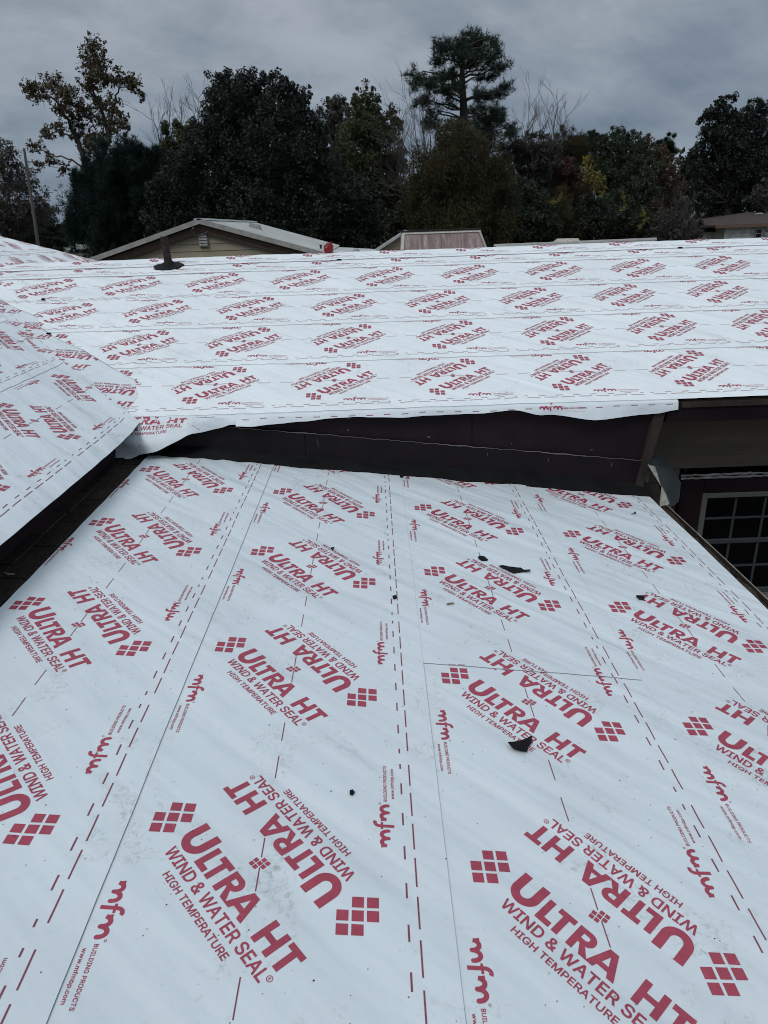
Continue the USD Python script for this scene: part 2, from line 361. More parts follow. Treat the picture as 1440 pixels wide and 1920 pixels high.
def big_letters():
    mm = lambda pts: Polygon([(x / 1000, y / 1000) for x, y in pts])
    out = []
    U = mm([(-185, -42), (-162, -42)] + ell(-146.5, -90.5, 15.5, 16.5, 180, 360, 14) + [(-131, -42), (-108, -42)] + ell(-146.5, -90.5, 38.5, 38.5, 0, -180, 24))
    out.append(U)
    out.append(mm([(-97, -58), (-79.5, -58), (-79.5, -110.5), (-58, -110.5), (-58, -126.5), (-97, -126.5)]))
    out.append(mm([(-65, -57.5), (-19, -57.5), (-19, -73.5), (-33.5, -73.5), (-33.5, -126.5), (-50, -126.5), (-50, -73.5), (-65, -73.5)]))
    R = mm([(-10, -58), (21, -58)] + ell(21, -79, 21, 21, 90, -75, 16) + [(47, -126.5), (25, -126.5), (12, -100), (7, -100), (7, -126.5), (-10, -126.5)])
    R = R.difference(mm([(7, -72), (19, -72)] + ell(19, -79, 7, 7, 90, -90, 8) + [(7, -86)]))
    out.append(R)
    A = mm([(68, -58), (90, -58), (115, -126.5), (97, -126.5), (92, -113.5), (66, -113.5), (62, -126.5), (43, -126.5)])
    out.append(A.difference(mm([(79.5, -75), (70.5, -100), (88, -100)])))
    H = unary_union([mm([(156, -58), (173, -58), (173, -127), (156, -127)]), mm([(200, -58), (217, -58), (217, -127), (200, -127)]), mm([(172, -86), (201, -86), (201, -101), (172, -101)])])
    out.append(H)
    out.append(mm([(225, -58.5), (273, -58.5), (273, -74), (257.5, -74), (257.5, -127), (241, -127), (241, -74), (225, -74)]))
    return unary_union(out)

def mfm_polys():
    """maker's script mark: x along the reading direction, baseline 0"""
    def mpart(x):
        s = [LineString(ell(x + 17, -2, 12.5, 18, 165, 0, 12) + [(x + 29.5, 0.5)]), LineString(ell(x + 42, -2, 12.5, 18, 172, 0, 12) + [(x + 54.5, 0.5)])]
        g = [k.buffer(5.3, cap_style=2) for k in s]
        return g + [Polygon([(x - 1, 18), (x + 9, 18), (x + 1, 8)])]
    f = [LineString([(71, -18), (71, 20)] + ell(82, 20, 11, 14, 180, 60, 8)).buffer(4.8, cap_style=2), LineString([(60, 15), (84, 15)]).buffer(3.0, cap_style=2)]
    g = unary_union(mpart(0) + f + mpart(88))
    ring = Point(150, 20).buffer(3.2, 6).difference(Point(150, 20).buffer(2.0, 6))
    return affinity.scale(unary_union([g, ring]), 1e-3, 1e-3, origin=(0, 0))

def squares(a0, b0, size, pitch, skip):
    return [box(a0 + i * pitch, b0 - j * pitch - size, a0 + i * pitch + size, b0 - j * pitch) for i in range(3) for j in range(3) if (i, j) not in skip]

def make_prints(tol):
    half = [big_letters(), text_at('WIND & WATER SEAL', -0.168, -0.169, 0.030, 0.422, True, tol), text_at('HIGH TEMPERATURE', -0.109, -0.203, 0.0185, 0.275, True, tol)]
    ring = Point(0.2605, -0.146).buffer(0.0075, 8).difference(Point(0.2605, -0.146).buffer(0.0058, 8))
    half += [ring]
    if tol < 0.0005:
        half.append(text_at('R', 0.2580, -0.1495, 0.007, 0.005, True, tol))
    h = affinity.rotate(unary_union(half), -48.5, origin=(0, 0))
    d = unary_union(squares(-0.293, 0.173, 0.028, 0.0355, {(0, 0), (2, 2)}))
    h = affinity.translate(unary_union([h, d]), -0.001, 0.006)
    logo = unary_union([h, affinity.rotate(h, 180, origin=(0, 0))])
    small = affinity.rotate(unary_union(squares(-0.0195, 0.0195, 0.0112, 0.0139, {(0, 0), (2, 2)})), -45, origin=(0, 0))
    logo = unary_union([logo, small])
    mk = unary_union([mfm_polys(), text_at('BUILDING PRODUCTS', 0.158, 0.000, 0.0092, 0.140, True, tol), text_at('www.mfmbp.com', 0.168, -0.0205, 0.0088, 0.119, True, tol)])
    mk = affinity.rotate(mk, 90, origin=(0, 0))               # reads along +b, its top towards -a
    right = affinity.translate(mk, 0.3195, 0.063 + 0.006)
    maker = [right, affinity.rotate(right, 180, origin=(0, 0))]
    dash = []
    for k in range(8):
        b1 = 0.371 - 0.112 * k
        if k < 7: dash.append(box(0.3855, b1 - 0.085, 0.3895, b1))
        w = (0.353, 0.373) if k == 0 else (-0.398, -0.378) if k == 7 else (0.294 - 0.1115 * (k - 1) - 0.042, 0.294 - 0.1115 * (k - 1))
        dash.append(box(0.3595, w[0], 0.364, w[1]))
    dash = [affinity.translate(x, 0, 0.006) for x in dash]
    dash += [affinity.rotate(x, 180, origin=(0, 0)) for x in dash]
    mid = [box(0.0, 0.290, 0.003, 0.380), box(0.0, 0.018, 0.003, 0.079), box(0.0, -0.079, 0.003, -0.012), box(0.0, -0.372, 0.003, -0.285)]
    return logo, maker, unary_union(dash + mid)

NEAR = make_prints(0.00025)
FAR = make_prints(0.0012)
REP = 0.818

def polys(g):
    if g.is_empty: return []
    if g.geom_type == 'Polygon': return [g]
    return [p for p in getattr(g, 'geoms', []) if p.geom_type == 'Polygon' and p.area > 1e-8]

def triangulate(g):
    vs, fs, n = [], [], 0
    for p in polys(g):
        try:
            v, f = trimesh.creation.triangulate_polygon(p, engine='earcut')
        except Exception:
            continue
        if len(f) == 0: continue
        vs.append(v); fs.append(np.asarray(f) + n); n += len(v)
    if not vs: return None
    v, f = np.vstack(vs), np.vstack(fs)
    v3 = np.column_stack([v, np.zeros(len(v))])
    v3, f = trimesh.remesh.subdivide_to_size(v3, f, 0.05)
    a, b, c = v3[f[:, 0]], v3[f[:, 1]], v3[f[:, 2]]
    flip = np.cross(b - a, c - a)[:, 2] < 0
    f[flip] = f[flip][:, ::-1]
    return v3[:, :2], f

_cache = {}
def print_tri(which, i, sub=None):
    k = (which, i, sub)
    if k not in _cache:
        g = (NEAR if which == 'near' else FAR)[i]
        if sub is not None: g = g[sub]
        _cache[k] = triangulate(g)
    return _cache[k]

def grid_mesh(poly, h):
    """a flat polygon as a fine net: (points, faces)"""
    poly = poly.segmentize(h)
    rings = [np.array(poly.exterior.coords)[:-1]] + [np.array(r.coords)[:-1] for r in poly.interiors]
    x0, y0, x1, y1 = poly.bounds
    gx, gy = np.meshgrid(np.arange(x0 + h / 2, x1, h), np.arange(y0 + h / 2, y1, h))
    p = np.column_stack([gx.ravel(), gy.ravel()])
    inner = poly.buffer(-h * 0.35)
    if not inner.is_empty:
        p = p[shapely.contains_xy(inner, p[:, 0], p[:, 1])]
    else:
        p = p[:0]
    pts = np.vstack(rings + [p])
    d = Delaunay(pts + 1e-7 * np.random.default_rng(1).standard_normal(pts.shape))
    f = d.simplices
    c = pts[f].mean(1)
    f = f[shapely.contains_xy(poly.buffer(1e-6), c[:, 0], c[:, 1])]
    a, b, cc = pts[f[:, 0]], pts[f[:, 1]], pts[f[:, 2]]
    cr = (b - a)[:, 0] * (cc - a)[:, 1] - (b - a)[:, 1] * (cc - a)[:, 0]
    f = f[np.abs(cr) > 1e-9]; cr = cr[np.abs(cr) > 1e-9]
    f[cr < 0] = f[cr < 0][:, ::-1]
    return pts, f

# ------------------------------------------------------------------ the roof planes
AL, BE, GA = 0.12611, 0.22130, 0.28
tB, tC = math.tan(BE), math.tan(GA)
YB, ZB = 4.392, 0.4075                        # eave of the far roof
XC, ZC = -1.61, 0.41                          # eave of the left roof
YR = 8.11                                     # ridge of the far roof
XV = lambda y: XC - (tB / tC) * (y - YB)       # valley in plan

def und(x, y):
    p = np.stack([x, y, np.zeros_like(x)], -1)
    low = (meshkit.fbm(p * 1.7, 3, 3) - 0.5) * 0.014
    d = (x * 0.75 + y * 0.66) + 0.22 * (meshkit.noise(p * 1.1, 9) - 0.5)
    amp = meshkit.noise(p * 0.9, 21) ** 2
    wr = amp * 0.0045 * (np.sin(d * 23.0 + 3 * meshkit.noise(p * 1.4, 5)) ** 2)
    fine = (meshkit.fbm(p * 7.0, 2, 31) - 0.5) * 0.0022
    return low + wr + fine

def zB_(x, y):
    return np.minimum(ZB + tB * (y - YB), ZB + tB * (YR - YB) - tB * (y - YR))

def zC_(x, y):
    return ZC + tC * (XC - x)

def smax(a, b, k=0.03):
    return 0.5 * (a + b + np.sqrt((a - b) ** 2 + k * k))

def roof_z(x, y):
    return smax(zB_(x, y), np.where(x < -1.2, zC_(x, y), -9.0)) - 0.004 + und(x, y) * 0.8

def frame_A(uc):
    def fr(a, b, off):
        u = uc + a
        x = u * math.cos(AL)
        return np.stack([x, b, -u * math.sin(AL) + und(x, b) + off], -1)
    return fr

def frame_B(sc, droop=None):
    def fr(a, b, off):
        y = YB + 0.0 + (sc - a) * math.cos(BE)
        z = roof_z(b, y) + off
        if droop is not None:
            z = z + droop(b, y)
        return np.stack([b, y, z], -1)
    return fr

def frame_C(uc):
    def fr(a, b, off):
        x = uc + a * math.cos(GA)
        z = roof_z(x, b) + off - 0.35 * np.maximum(x + 1.60, 0) ** 1.5 * (1 + 0.5 * np.sin(b * 2.1))
        return np.stack([x, b, z], -1)
    return fr

def frame_V(x0, y0, dx, dy):
    l = math.hypot(dx, dy); dx, dy = dx / l, dy / l
    def fr(a, b, off):
        x = x0 + dx * b + dy * a
        y = y0 + dy * b - dx * a
        return np.stack([x, y, roof_z(x, y) + off], -1)
    return fr

SHEET_GROUP = None
def sheet(label, frame, poly, centers, which='near', h=0.035, base=0.0, lift=0.0016, ramp=(None, 0, 0), mat='white_film', group=None, keep=None, name='underlayment_sheet', dash=True, edge=0.0022):
    """a strip of printed membrane. poly in (a, b); centers: (a, b) of each printed block; ramp = (a_top, a_low, rise)"""
    def off(a, b):
        if ramp[0] is None: return np.full_like(a, base)
        return base + ramp[2] * np.clip((a - ramp[0]) / (ramp[1] - ramp[0]), 0, 1)
    t = thing(name, label, 'roofing sheet', group)
    pts, f = grid_mesh(poly, h)
    v = frame(pts[:, 0], pts[:, 1], off(pts[:, 0], pts[:, 1]))
    part(t, 'membrane', tm(v, f), mat, smooth=True)
    # the black underside shows as a thin dark edge
    ring = np.array(poly.segmentize(h).exterior.coords)
    o = off(ring[:, 0], ring[:, 1])
    top, bot = frame(ring[:, 0], ring[:, 1], o - 0.0004), frame(ring[:, 0], ring[:, 1], o - edge)
    n = len(ring)
    k = np.arange(n - 1)
    ev = np.vstack([top, bot])
    ef = np.vstack([np.stack([k, k + 1, k + n + 1], 1), np.stack([k, k + n + 1, k + n], 1)])
    part(t, 'bitumen_edge', tm(ev, ef), 'bitumen')
    vis = keep if keep is not None else poly
    inn = vis.buffer(-0.002)
    def put(i, sub, ca, cb, pname, pm):
        g = (NEAR if which == 'near' else FAR)[i]
        if sub is not None: g = g[sub]
        bx = affinity.translate(box(*g.bounds), ca, cb)
        if not bx.intersects(inn): return
        if inn.contains(bx):
            r = print_tri(which, i, sub)
            pv, pf = r[0] + np.array([ca, cb]), r[1]
        else:
            r = triangulate(affinity.translate(g.buffer(0), ca, cb).intersection(inn))
            if r is None: return
            pv, pf = r
        part(t, pname, tm(frame(pv[:, 0], pv[:, 1], off(pv[:, 0], pv[:, 1]) + lift), pf), pm)
    lines = []
    for (ca, cb) in centers:
        put(0, None, ca, cb, 'logo_print', 'red_print')
        put(1, 0, ca, cb, 'maker_print', 'red_print')
        put(1, 1, ca, cb, 'maker_print', 'red_print')
        g = affinity.translate(NEAR[2], ca, cb)
        if dash and box(*g.bounds).intersects(inn): lines.append(g.intersection(inn))
    if lines:
        r = triangulate(unary_union(lines))
        if r is not None:
            pv, pf = r
            part(t, 'lap_line_print', tm(frame(pv[:, 0], pv[:, 1], off(pv[:, 0], pv[:, 1]) + lift), pf), 'dark_print', kind='stuff')
    return t

# ---- near roof (slopes down to the right)
S0, WID = -0.685755, 0.82
ph = [1.29758, 1.19958, 2.63805, 2.30646]
BACK = 4.395
GA_ = 'membrane strips on the near lower roof'
def a_strip(label, k, phase, bmin, bmax, a0, a1, cut=None, shift=0.0, base=0.0):
    uc = S0 + (k + 0.5) * WID - 0.05873 + shift
    c = [(0.0, phase + REP * j) for j in range(-5, 6) if bmin - 0.5 < phase + REP * j < bmax + 0.5]
    poly = cut if cut is not None else box(a0, bmin, a1, bmax)
    return sheet(label, frame_A(uc), poly, c, 'near', 0.025, base, 0.0008, (-0.46, 0.465, 0.0042))

BMIN = -0.6
a_strip('leftmost near roof strip, beside the dark bare shingles', -1, ph[3], BMIN, BACK, -0.327, 0.4687)
a_strip('second near roof strip from the left, its lap line through the picture middle', 0, ph[0], BMIN, BACK, -0.44, 0.4687)
a_strip('far piece of the third near roof strip, carrying the largest tar scrap', 1, ph[1] + 0.02, 2.205, BACK, -0.44, 0.4687,
        cut=Polygon([(-0.44, 2.216), (0.0, 2.207), (0.4687, 2.200), (0.4687, BACK), (-0.44, BACK)]), base=0.0022)
a_strip('near piece of the third near roof strip, ending under a cut end lap', 1, ph[1], BMIN, 2.30, -0.45, 0.4687, shift=0.004)
a_strip('rightmost membrane strip of the near roof, along the gutter', 2, ph[2], BMIN, BACK, -0.44, 0.482)

# ---- far roof (rises away to its ridge)
cosB = math.cos(BE)
s_of_y = lambda y: (y - YB) / cosB
s_eave = s_of_y(4.6) - 0.197
EX = WID * 0.9707
xph = [-0.29426, -0.2115, -0.26457, -0.70608]
s_ridge = (YR - YB) / cosB
GB = 'membrane courses on the far roof'
blab = ['lowest membrane course of the far roof, ending at the eave over the dark fascia', 'second membrane course up from the eave of the far roof', 'third membrane course up from the eave of the far roof',
        'fourth course up the far roof, right of its curved end lap', 'narrow fifth course of the far roof, just under the ridge cap strip']
# left ends, cut along the valley (x, y of the photograph's cut edge)
VAL = [(-1.66, 4.35), (-1.62, 4.47), (-1.60, 4.70), (-1.70, 4.98), (-1.96, 5.24), (-2.258, 5.571), (-2.558, 5.829), (-2.80, 6.11), (-2.921, 6.354), (-3.257, 6.662), (-3.476, 6.89), (-3.75, 7.15), (-4.05, 7.55), (-4.3, 7.9), (-4.5, 8.11)]
plan_B = Polygon(VAL + [(-4.5, 9.6), (9.0, 9.6), (9.0, 4.35)])
def b_poly(sc, a0, a1, x0=-9, x1=9):
    """plan cut turned into the course's own frame"""
    def inv(x, y): return (sc - (y - YB) / cosB, x)
    g = Polygon([inv(x, y) for x, y in plan_B.exterior.coords])
    return g.intersection(box(a0, x0, a1, x1)).buffer(0)
def b_row(k, which, label, x0=-9, x1=9, phase=None, base=0.006, cut=None):
    s_low = s_eave + k * EX
    sc = s_low + 0.4667
    a1 = 0.4667
    a0 = -0.44
    poly = b_poly(sc, a0, a1, x0, x1)
    if cut is not None: poly = poly.intersection(cut(sc))
    if poly.geom_type != 'Polygon': poly = max(poly.geoms, key=lambda g: g.area)
    phs = xph[k] if phase is None else phase
    c = [(0.0, phs + REP * j) for j in range(-8, 12)]
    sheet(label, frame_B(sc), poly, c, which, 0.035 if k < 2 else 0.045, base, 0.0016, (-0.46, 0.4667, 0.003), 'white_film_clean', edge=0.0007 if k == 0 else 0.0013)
b_row(0, 'near', blab[0])
b_row(1, 'near', blab[1])
b_row(2, 'far', blab[2])
xl0, xl1 = -1.232, -1.239
b_row(3, 'far', blab[3], x0=-1.232)
b_row(3, 'far', 'fourth far roof course, left of its end lap and up to the valley', x1=-1.18, phase=xph[3] + 0.0, base=0.0035)
# fifth course: cut narrow by the ridge cap
b_row_sc = s_eave + 4 * EX + 0.4667
p5 = b_poly(b_row_sc, 0.05, 0.4667)
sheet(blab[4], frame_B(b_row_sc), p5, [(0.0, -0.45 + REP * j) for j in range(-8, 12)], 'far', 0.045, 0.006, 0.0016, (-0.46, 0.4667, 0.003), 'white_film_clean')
# ridge cap strip
cap_sc = s_of_y(7.80) + 0.4667
pc = b_poly(cap_sc, -0.40, 0.4667)
sheet('topmost strip folded over the ridge of the far roof', frame_B(cap_sc), pc, [(0.0, 0.255 + REP * j) for j in range(-8, 12)], 'far', 0.045, 0.010, 0.0016, (-0.1, 0.4667, 0.004), 'white_film_clean')

# ---- left roof (slopes down to the right, towards the near roof)
cosC = math.cos(GA)
uC = -1.969
pv = [(XV(y), y) for y in np.linspace(4.2, 8.11, 12)]
C_CUT = [(-1.49, 4.34), (-1.66, 4.54), (-1.849, 4.76), (-2.06, 5.01), (-2.30, 5.29), (-2.62, 5.60), (-2.95, 6.0), (-3.35, 6.5), (-3.75, 7.0), (-4.2, 7.6), (-4.52, 8.05), (-4.5, 8.2)]
C_BACK = [(-4.2, 8.7), (-3.0, 10.2), (-2.2, 11.4)]
plan_C = Polygon([(-1.50, -0.6)] + C_CUT + C_BACK + [(-9, 11.4), (-9, -0.6)])
GC = 'membrane courses on the left roof'
clab = ['lowest course of the left roof, its free edge over the dark bare shingles', 'second course up the left roof, cut along the valley', 'third course up the left roof', 'fourth course up the left roof, at the far rake', 'fifth course up the left roof, at the top left corner']
for k in range(6):
    uc = uC - k * 0.795 * 1.0
    def inv(x, y, uc=uc): return ((x - uc) / cosC, y)
    a1 = 0.49 if k == 0 else 0.4667
    g = Polygon([inv(x, y) for x, y in plan_C.exterior.coords]).intersection(box(-0.44, -0.6, a1, 11.4)).buffer(0)
    if g.geom_type != 'Polygon': g = max(g.geoms, key=lambda q: q.area)
    pitch = 0.845 if k == 0 else REP
    c = [(0.0, (3.985 if k == 0 else 5.65 + 0.31 * k - 0.31) + pitch * j) for j in range(-7, 9)]
    if k < 5:
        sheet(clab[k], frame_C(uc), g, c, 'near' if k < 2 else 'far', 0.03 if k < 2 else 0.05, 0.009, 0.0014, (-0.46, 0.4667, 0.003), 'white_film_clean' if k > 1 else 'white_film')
    else:
        sheet('uppermost course of the left roof, beyond the left picture edge', frame_C(uc), g, c, 'far', 0.1, 0.009, 0.0016, (-0.46, 0.4667, 0.003), 'white_film_clean')
# ---- valley strip
vx0, vy0 = XV(4.45), 4.45
fv = frame_V(vx0, vy0, -tB / tC, 1.0)
ang = math.atan2(1.0, -tB / tC)
pvx = Polygon([(-0.44, 0.275), (0.45, -0.43), (0.45, 3.9), (-0.44, 3.9)])
l_of = lambda x, y: (x - vx0) * math.cos(ang) + (y - vy0) * math.sin(ang)
cv = [l_of(-2.868, 6.058) - 0.03 - REP * j for j in range(-3, 4)]
sheet('valley strip running up the crease between the left and far roofs', fv, pvx, [(0.02, b) for b in cv], 'near', 0.03, 0.0035, 0.0014, (None, 0, 0), 'white_film')

# ------------------------------------------------------------------ the house that carries these roofs
house = thing('house', 'house under the white membrane roofs, dark plum fascia, brown lap siding and a grid window', 'house')
xe = 1.775
def A_z(x): return -math.tan(AL) * x
# decks under the membrane
part(house, 'roof_deck', slab([(-1.70, -0.7, A_z(-1.70) - 0.02), (xe - 0.012, -0.7, A_z(xe - 0.012) - 0.02), (xe - 0.012, 4.42, A_z(xe - 0.012) - 0.02), (-1.70, 4.42, A_z(-1.70) - 0.02)], 0.05), 'deck_wood')
zr = ZB + tB * (YR - YB)
part(house, 'roof_deck', slab([(-1.66, 4.44, ZB + tB * (4.44 - YB) - 0.03), (7.5, 4.44, ZB + tB * (4.44 - YB) - 0.03), (7.5, YR, zr - 0.03), (-4.6, YR, zr - 0.03)], 0.06), 'deck_wood')
part(house, 'roof_deck', slab([(-4.6, YR, zr - 0.03), (7.5, YR, zr - 0.03), (7.5, 11.8, ZB - 0.03), (-1.66, 11.8, ZB - 0.03)], 0.06), 'deck_wood')
zc_deck = lambda x: ZC + tC * (XC - x) - 0.05
part(house, 'roof_deck', slab([(-1.70, 4.45, zc_deck(-1.70)), (-4.66, YR, zc_deck(-4.66)), (-9, YR, zc_deck(-9)), (-9, 4.45, zc_deck(-9))], 0.06), 'deck_wood')
part(house, 'roof_deck', slab([(-1.66, -0.6, ZC + tC * (XC - -1.66) - 0.035), (-1.66, 4.44, ZC + tC * (XC - -1.66) - 0.035), (-9, 4.44, ZC + tC * (XC - -9) - 0.035), (-9, -0.6, ZC + tC * (XC - -9) - 0.035)], 0.06), 'deck_wood')
part(house, 'roof_deck', slab([(-4.6, YR, ZC + tC * (XC - -4.6) - 0.03), (-1.66, 11.35, ZC + tC * (XC - -1.66) - 0.03), (-9, 11.35, ZC + tC * (XC - -9) - 0.03), (-9, YR, ZC + tC * (XC - -9) - 0.03)], 0.06), 'deck_wood')
part(house, 'rake_board', hexa([(-9, 11.36, ZC + tC * (XC - -9) - 0.01), (-1.7, 11.36, ZC - 0.01), (-1.7, 11.36, ZC - 0.2), (-9, 11.36, ZC + tC * (XC - -9) - 0.2), (-9, 11.39, ZC + tC * (XC - -9) - 0.01), (-1.7, 11.39, ZC - 0.01), (-1.7, 11.39, ZC - 0.2), (-9, 11.39, ZC + tC * (XC - -9) - 0.2)]), 'plum_paint')
# left roof's fascia over the bare shingles
part(house, 'fascia_board', boxm(-1.69, -1.655, -0.6, 4.42, A_z(-1.66) - 0.01, ZC - 0.02), 'plum_paint')
# old shingles left bare between that fascia and the membrane
rng = np.random.default_rng(5)
for r_ in range(3):
    x_lo = -1.385 - r_ * 0.105
    y = -0.2 + 0.11 * (r_ % 2)
    while y < 4.36:
        l = 0.30 + rng.uniform(-0.02, 0.02)
        y1 = min(y + l, 4.39)
        xr, xl = x_lo + rng.uniform(-0.006, 0.006), x_lo - 0.135
        zt = 0.004 + rng.uniform(0, 0.004)
        q = []
        for x, dz in ((xl, -0.004), (xr, zt)):
            for yy in (y + 0.004, y1 - 0.004):
                q.append((x, yy, A_z(x) + dz - 0.010))
        q = np.array([q[0], q[2], q[3], q[1]])
        part(house, 'shingle', hexa(np.vstack([q, q - [0, 0, 0.009]])), 'old_shingle' if rng.random() < 0.65 else 'old_shingle_brown')
        y = y1
# dark boards of the upstand between the near roof's top edge and the far eave
zl = lambda x: 0.213 - 0.1212 * x            # top line of the flashing
def upstand(x0, x1, y0, y1, top, bot):
    return hexa([(x0, y0, bot(x0)), (x1, y0, bot(x1)), (x1, y0, top(x1)), (x0, y0, top(x0)), (x0, y1, bot(x0)), (x1, y1, bot(x1)), (x1, y1, top(x1)), (x0, y1, top(x0))])
part(house, 'fascia_board', upstand(-1.66, 1.775, 4.436, 4.47, lambda x: ZB - 0.012, lambda x: zl(x) - 0.02), 'plum_paint')
for i, (x0, x1) in enumerate(((-1.66, -0.482), (-0.478, 1.755))):
    part(house, 'wall_flashing', upstand(x0, x1, 4.416 - 0.002 * i, 4.432, zl, lambda x: A_z(x) + 0.03), 'plum_metal')
# ragged paint and caulk line on top of the flashing
pts = [(x, 4.4135, zl(x) + 0.003 + 0.0016 * math.sin(x * 37) + rng.uniform(-0.002, 0.002)) for x in np.linspace(-1.1, 1.75, 90)]
rad = 0.0008 + 0.0022 * np.clip(meshkit.noise(np.array(pts) * [6, 0, 0], 4) - 0.35, 0, 1)
part(house, 'caulk_line', tube(pts, rad, 5), 'caulk', label='ragged pale caulk line above the flashing')
for x in (-0.75, -0.2, 0.33, 0.86, 1.38):
    for z_ in (ZB - 0.05, zl(x) + 0.04):
        part(house, 'nail_head', tube([(x + rng.uniform(-0.02, 0.02), 4.437, z_), (x, 4.432, z_)], 0.0055, 8), 'nail_steel')
part(house, 'joint_strip', upstand(0.598, 0.606, 4.433, 4.4355, lambda x: ZB - 0.02, lambda x: zl(x) + 0.004), 'bitumen')
for x, l_ in ((-0.40, 0.05), (0.70, 0.022), (1.10, 0.03), (1.52, 0.026)):
    z_ = zl(x) - 0.03
    part(house, 'drip_mark', tube([(x, 4.4125, z_), (x + 0.004, 4.4125, z_ - l_ * 0.5), (x + 0.003, 4.4125, z_ - l_)], 0.0007, 4), 'caulk')
# tar bed where the near roof meets the upstand
n = 120
xs = np.linspace(-1.62, 1.80, n)
prof = [(4.330, -0.004), (4.345, 0.014), (4.372, 0.034), (4.40, 0.052), (4.425, 0.075), (4.425, -0.02)]
v, f = [], []
for i, x in enumerate(xs):
    nz = meshkit.noise(np.array([[x * 9, k * 0.7, 0] for k in range(len(prof))]), 8)
    for k, (y, z) in enumerate(prof):
        v.append((x, y - (0.03 * (nz[k] - 0.5) if k < 4 else 0), A_z(x) + z + (0.012 * (nz[k] - 0.5) if 0 < k < 5 else 0)))
K = len(prof)
for i in range(n - 1):
    for k in range(K - 1):
        f.append([i * K + k, (i + 1) * K + k, (i + 1) * K + k + 1, i * K + k + 1])
part(house, 'tar_bed', tm(v, f), 'bitumen', smooth=40)
# slanted corner trim at the right end of the upstand, brown return board
def lean(x0t, x1t, x0b, x1b, y0, y1, zt, zb):
    return hexa([(x0b, y0, zb), (x1b, y0, zb), (x1t, y0, zt), (x0t, y0, zt), (x0b, y1, zb), (x1b, y1, zb), (x1t, y1, zt), (x0t, y1, zt)])
part(house, 'corner_trim', lean(1.775, 1.845, 1.690, 1.745, 4.405, 4.445, 0.37, -0.185), 'brown_board', label='worn brown corner trim')
part(house, 'soffit', boxm(1.79, 7.5, 4.447, 4.95, 0.255, 0.275), 'plum_paint')
part(house, 'fascia_board', boxm(1.85, 7.5, 4.40, 4.445, 0.262, 0.372), 'plum_metal')
part(house, 'drip_edge', boxm(1.93, 7.5, 4.386, 4.399, 0.360, 0.392), 'brown_board')
part(house, 'return_wall', hexa([(1.70, 4.45, -3), (1.76, 4.45, -3), (1.80, 4.45, 0.255), (1.74, 4.45, 0.255), (1.70, 4.95, -3), (1.76, 4.95, -3), (1.80, 4.95, 0.255), (1.74, 4.95, 0.255)]), 'brown_siding')
# lap siding of the back wall
WX0, WX1 = 2.400, 3.62
zb = 0.255
i = 0
while zb > -3.0:
    z0 = zb - 0.1
    segs = [(1.765, 7.5)]
    if z0 < -0.292 and zb > -1.55: segs = [(1.765, 2.225), (WX1 + 0.175, 7.5)]
    for x0, x1 in segs:
        part(house, 'siding_board', hexa([(x0, 4.965, zb), (x1, 4.965, zb), (x1, 4.943, z0 + 0.002), (x0, 4.943, z0 + 0.002), (x0, 4.985, zb), (x1, 4.985, zb), (x1, 4.985, z0), (x0, 4.985, z0)]), 'brown_siding')
    zb = z0
    i += 1
# window with its plum surround
win = house + '/' + numbered(house, 'window')
UsdGeom.Xform.Define(stage, win)
def wpart(n_, m_, mat_): part(win, n_, m_, mat_)
for bx in ((2.225, 2.398, 4.90, 4.99, -1.55, -0.29), (WX1 + 0.002, WX1 + 0.175, 4.90, 4.99, -1.55, -0.29), (2.3985, WX1 + 0.0015, 4.903, 4.99, -0.432, -0.292)):
    wpart('surround', boxm(*bx, bevel=0.006), 'plum_paint')
for yy, zz, rr in ((4.905, -0.286, 0.006), (4.893, -0.305, 0.005)):
    pts = [(x, yy + rng.uniform(-0.003, 0.003), zz + rng.uniform(-0.003, 0.003)) for x in np.linspace(2.215, 3.8, 60)]
    wpart('caulk_bead', tube(pts, rr + 0.007 * meshkit.noise(np.array(pts) * 11, 2), 5), 'caulk')
fz0, fz1 = -1.30, -0.434
wpart('frame', boxm(WX0, WX0 + 0.042, 4.905, 4.97, fz0, fz1, bevel=0.004), 'sash_white')
wpart('frame', boxm(WX1 - 0.042, WX1, 4.905, 4.97, fz0, fz1, bevel=0.004), 'sash_white')
wpart('frame', boxm(WX0 + 0.0425, WX1 - 0.0425, 4.907, 4.97, fz1 - 0.042, fz1 - 0.002, bevel=0.004), 'sash_white')
wpart('sill', boxm(WX0 - 0.0, WX1, 4.87, 4.97, fz0 - 0.035, fz0 - 0.001, bevel=0.006), 'sash_white')
gx = np.linspace(WX0 + 0.05, WX1 - 0.05, 6)
ztop, zmid, zbot = fz1 - 0.045, -0.845, fz0
wpart('meeting_rail', boxm(WX0 + 0.043, WX1 - 0.043, 4.925, 4.965, zmid - 0.018, zmid + 0.018, bevel=0.003), 'muntin')
wpart('bottom_rail', boxm(WX0 + 0.043, WX1 - 0.043, 4.925, 4.965, zbot + 0.001, zbot + 0.04, bevel=0.003), 'muntin')
for x in gx[1:-1]:
    wpart('muntin', boxm(x - 0.008, x + 0.008, 4.935, 4.955, zmid + 0.0185, ztop), 'muntin')
    wpart('muntin', boxm(x - 0.008, x + 0.008, 4.935, 4.955, zbot + 0.0405, zmid - 0.0185), 'muntin')
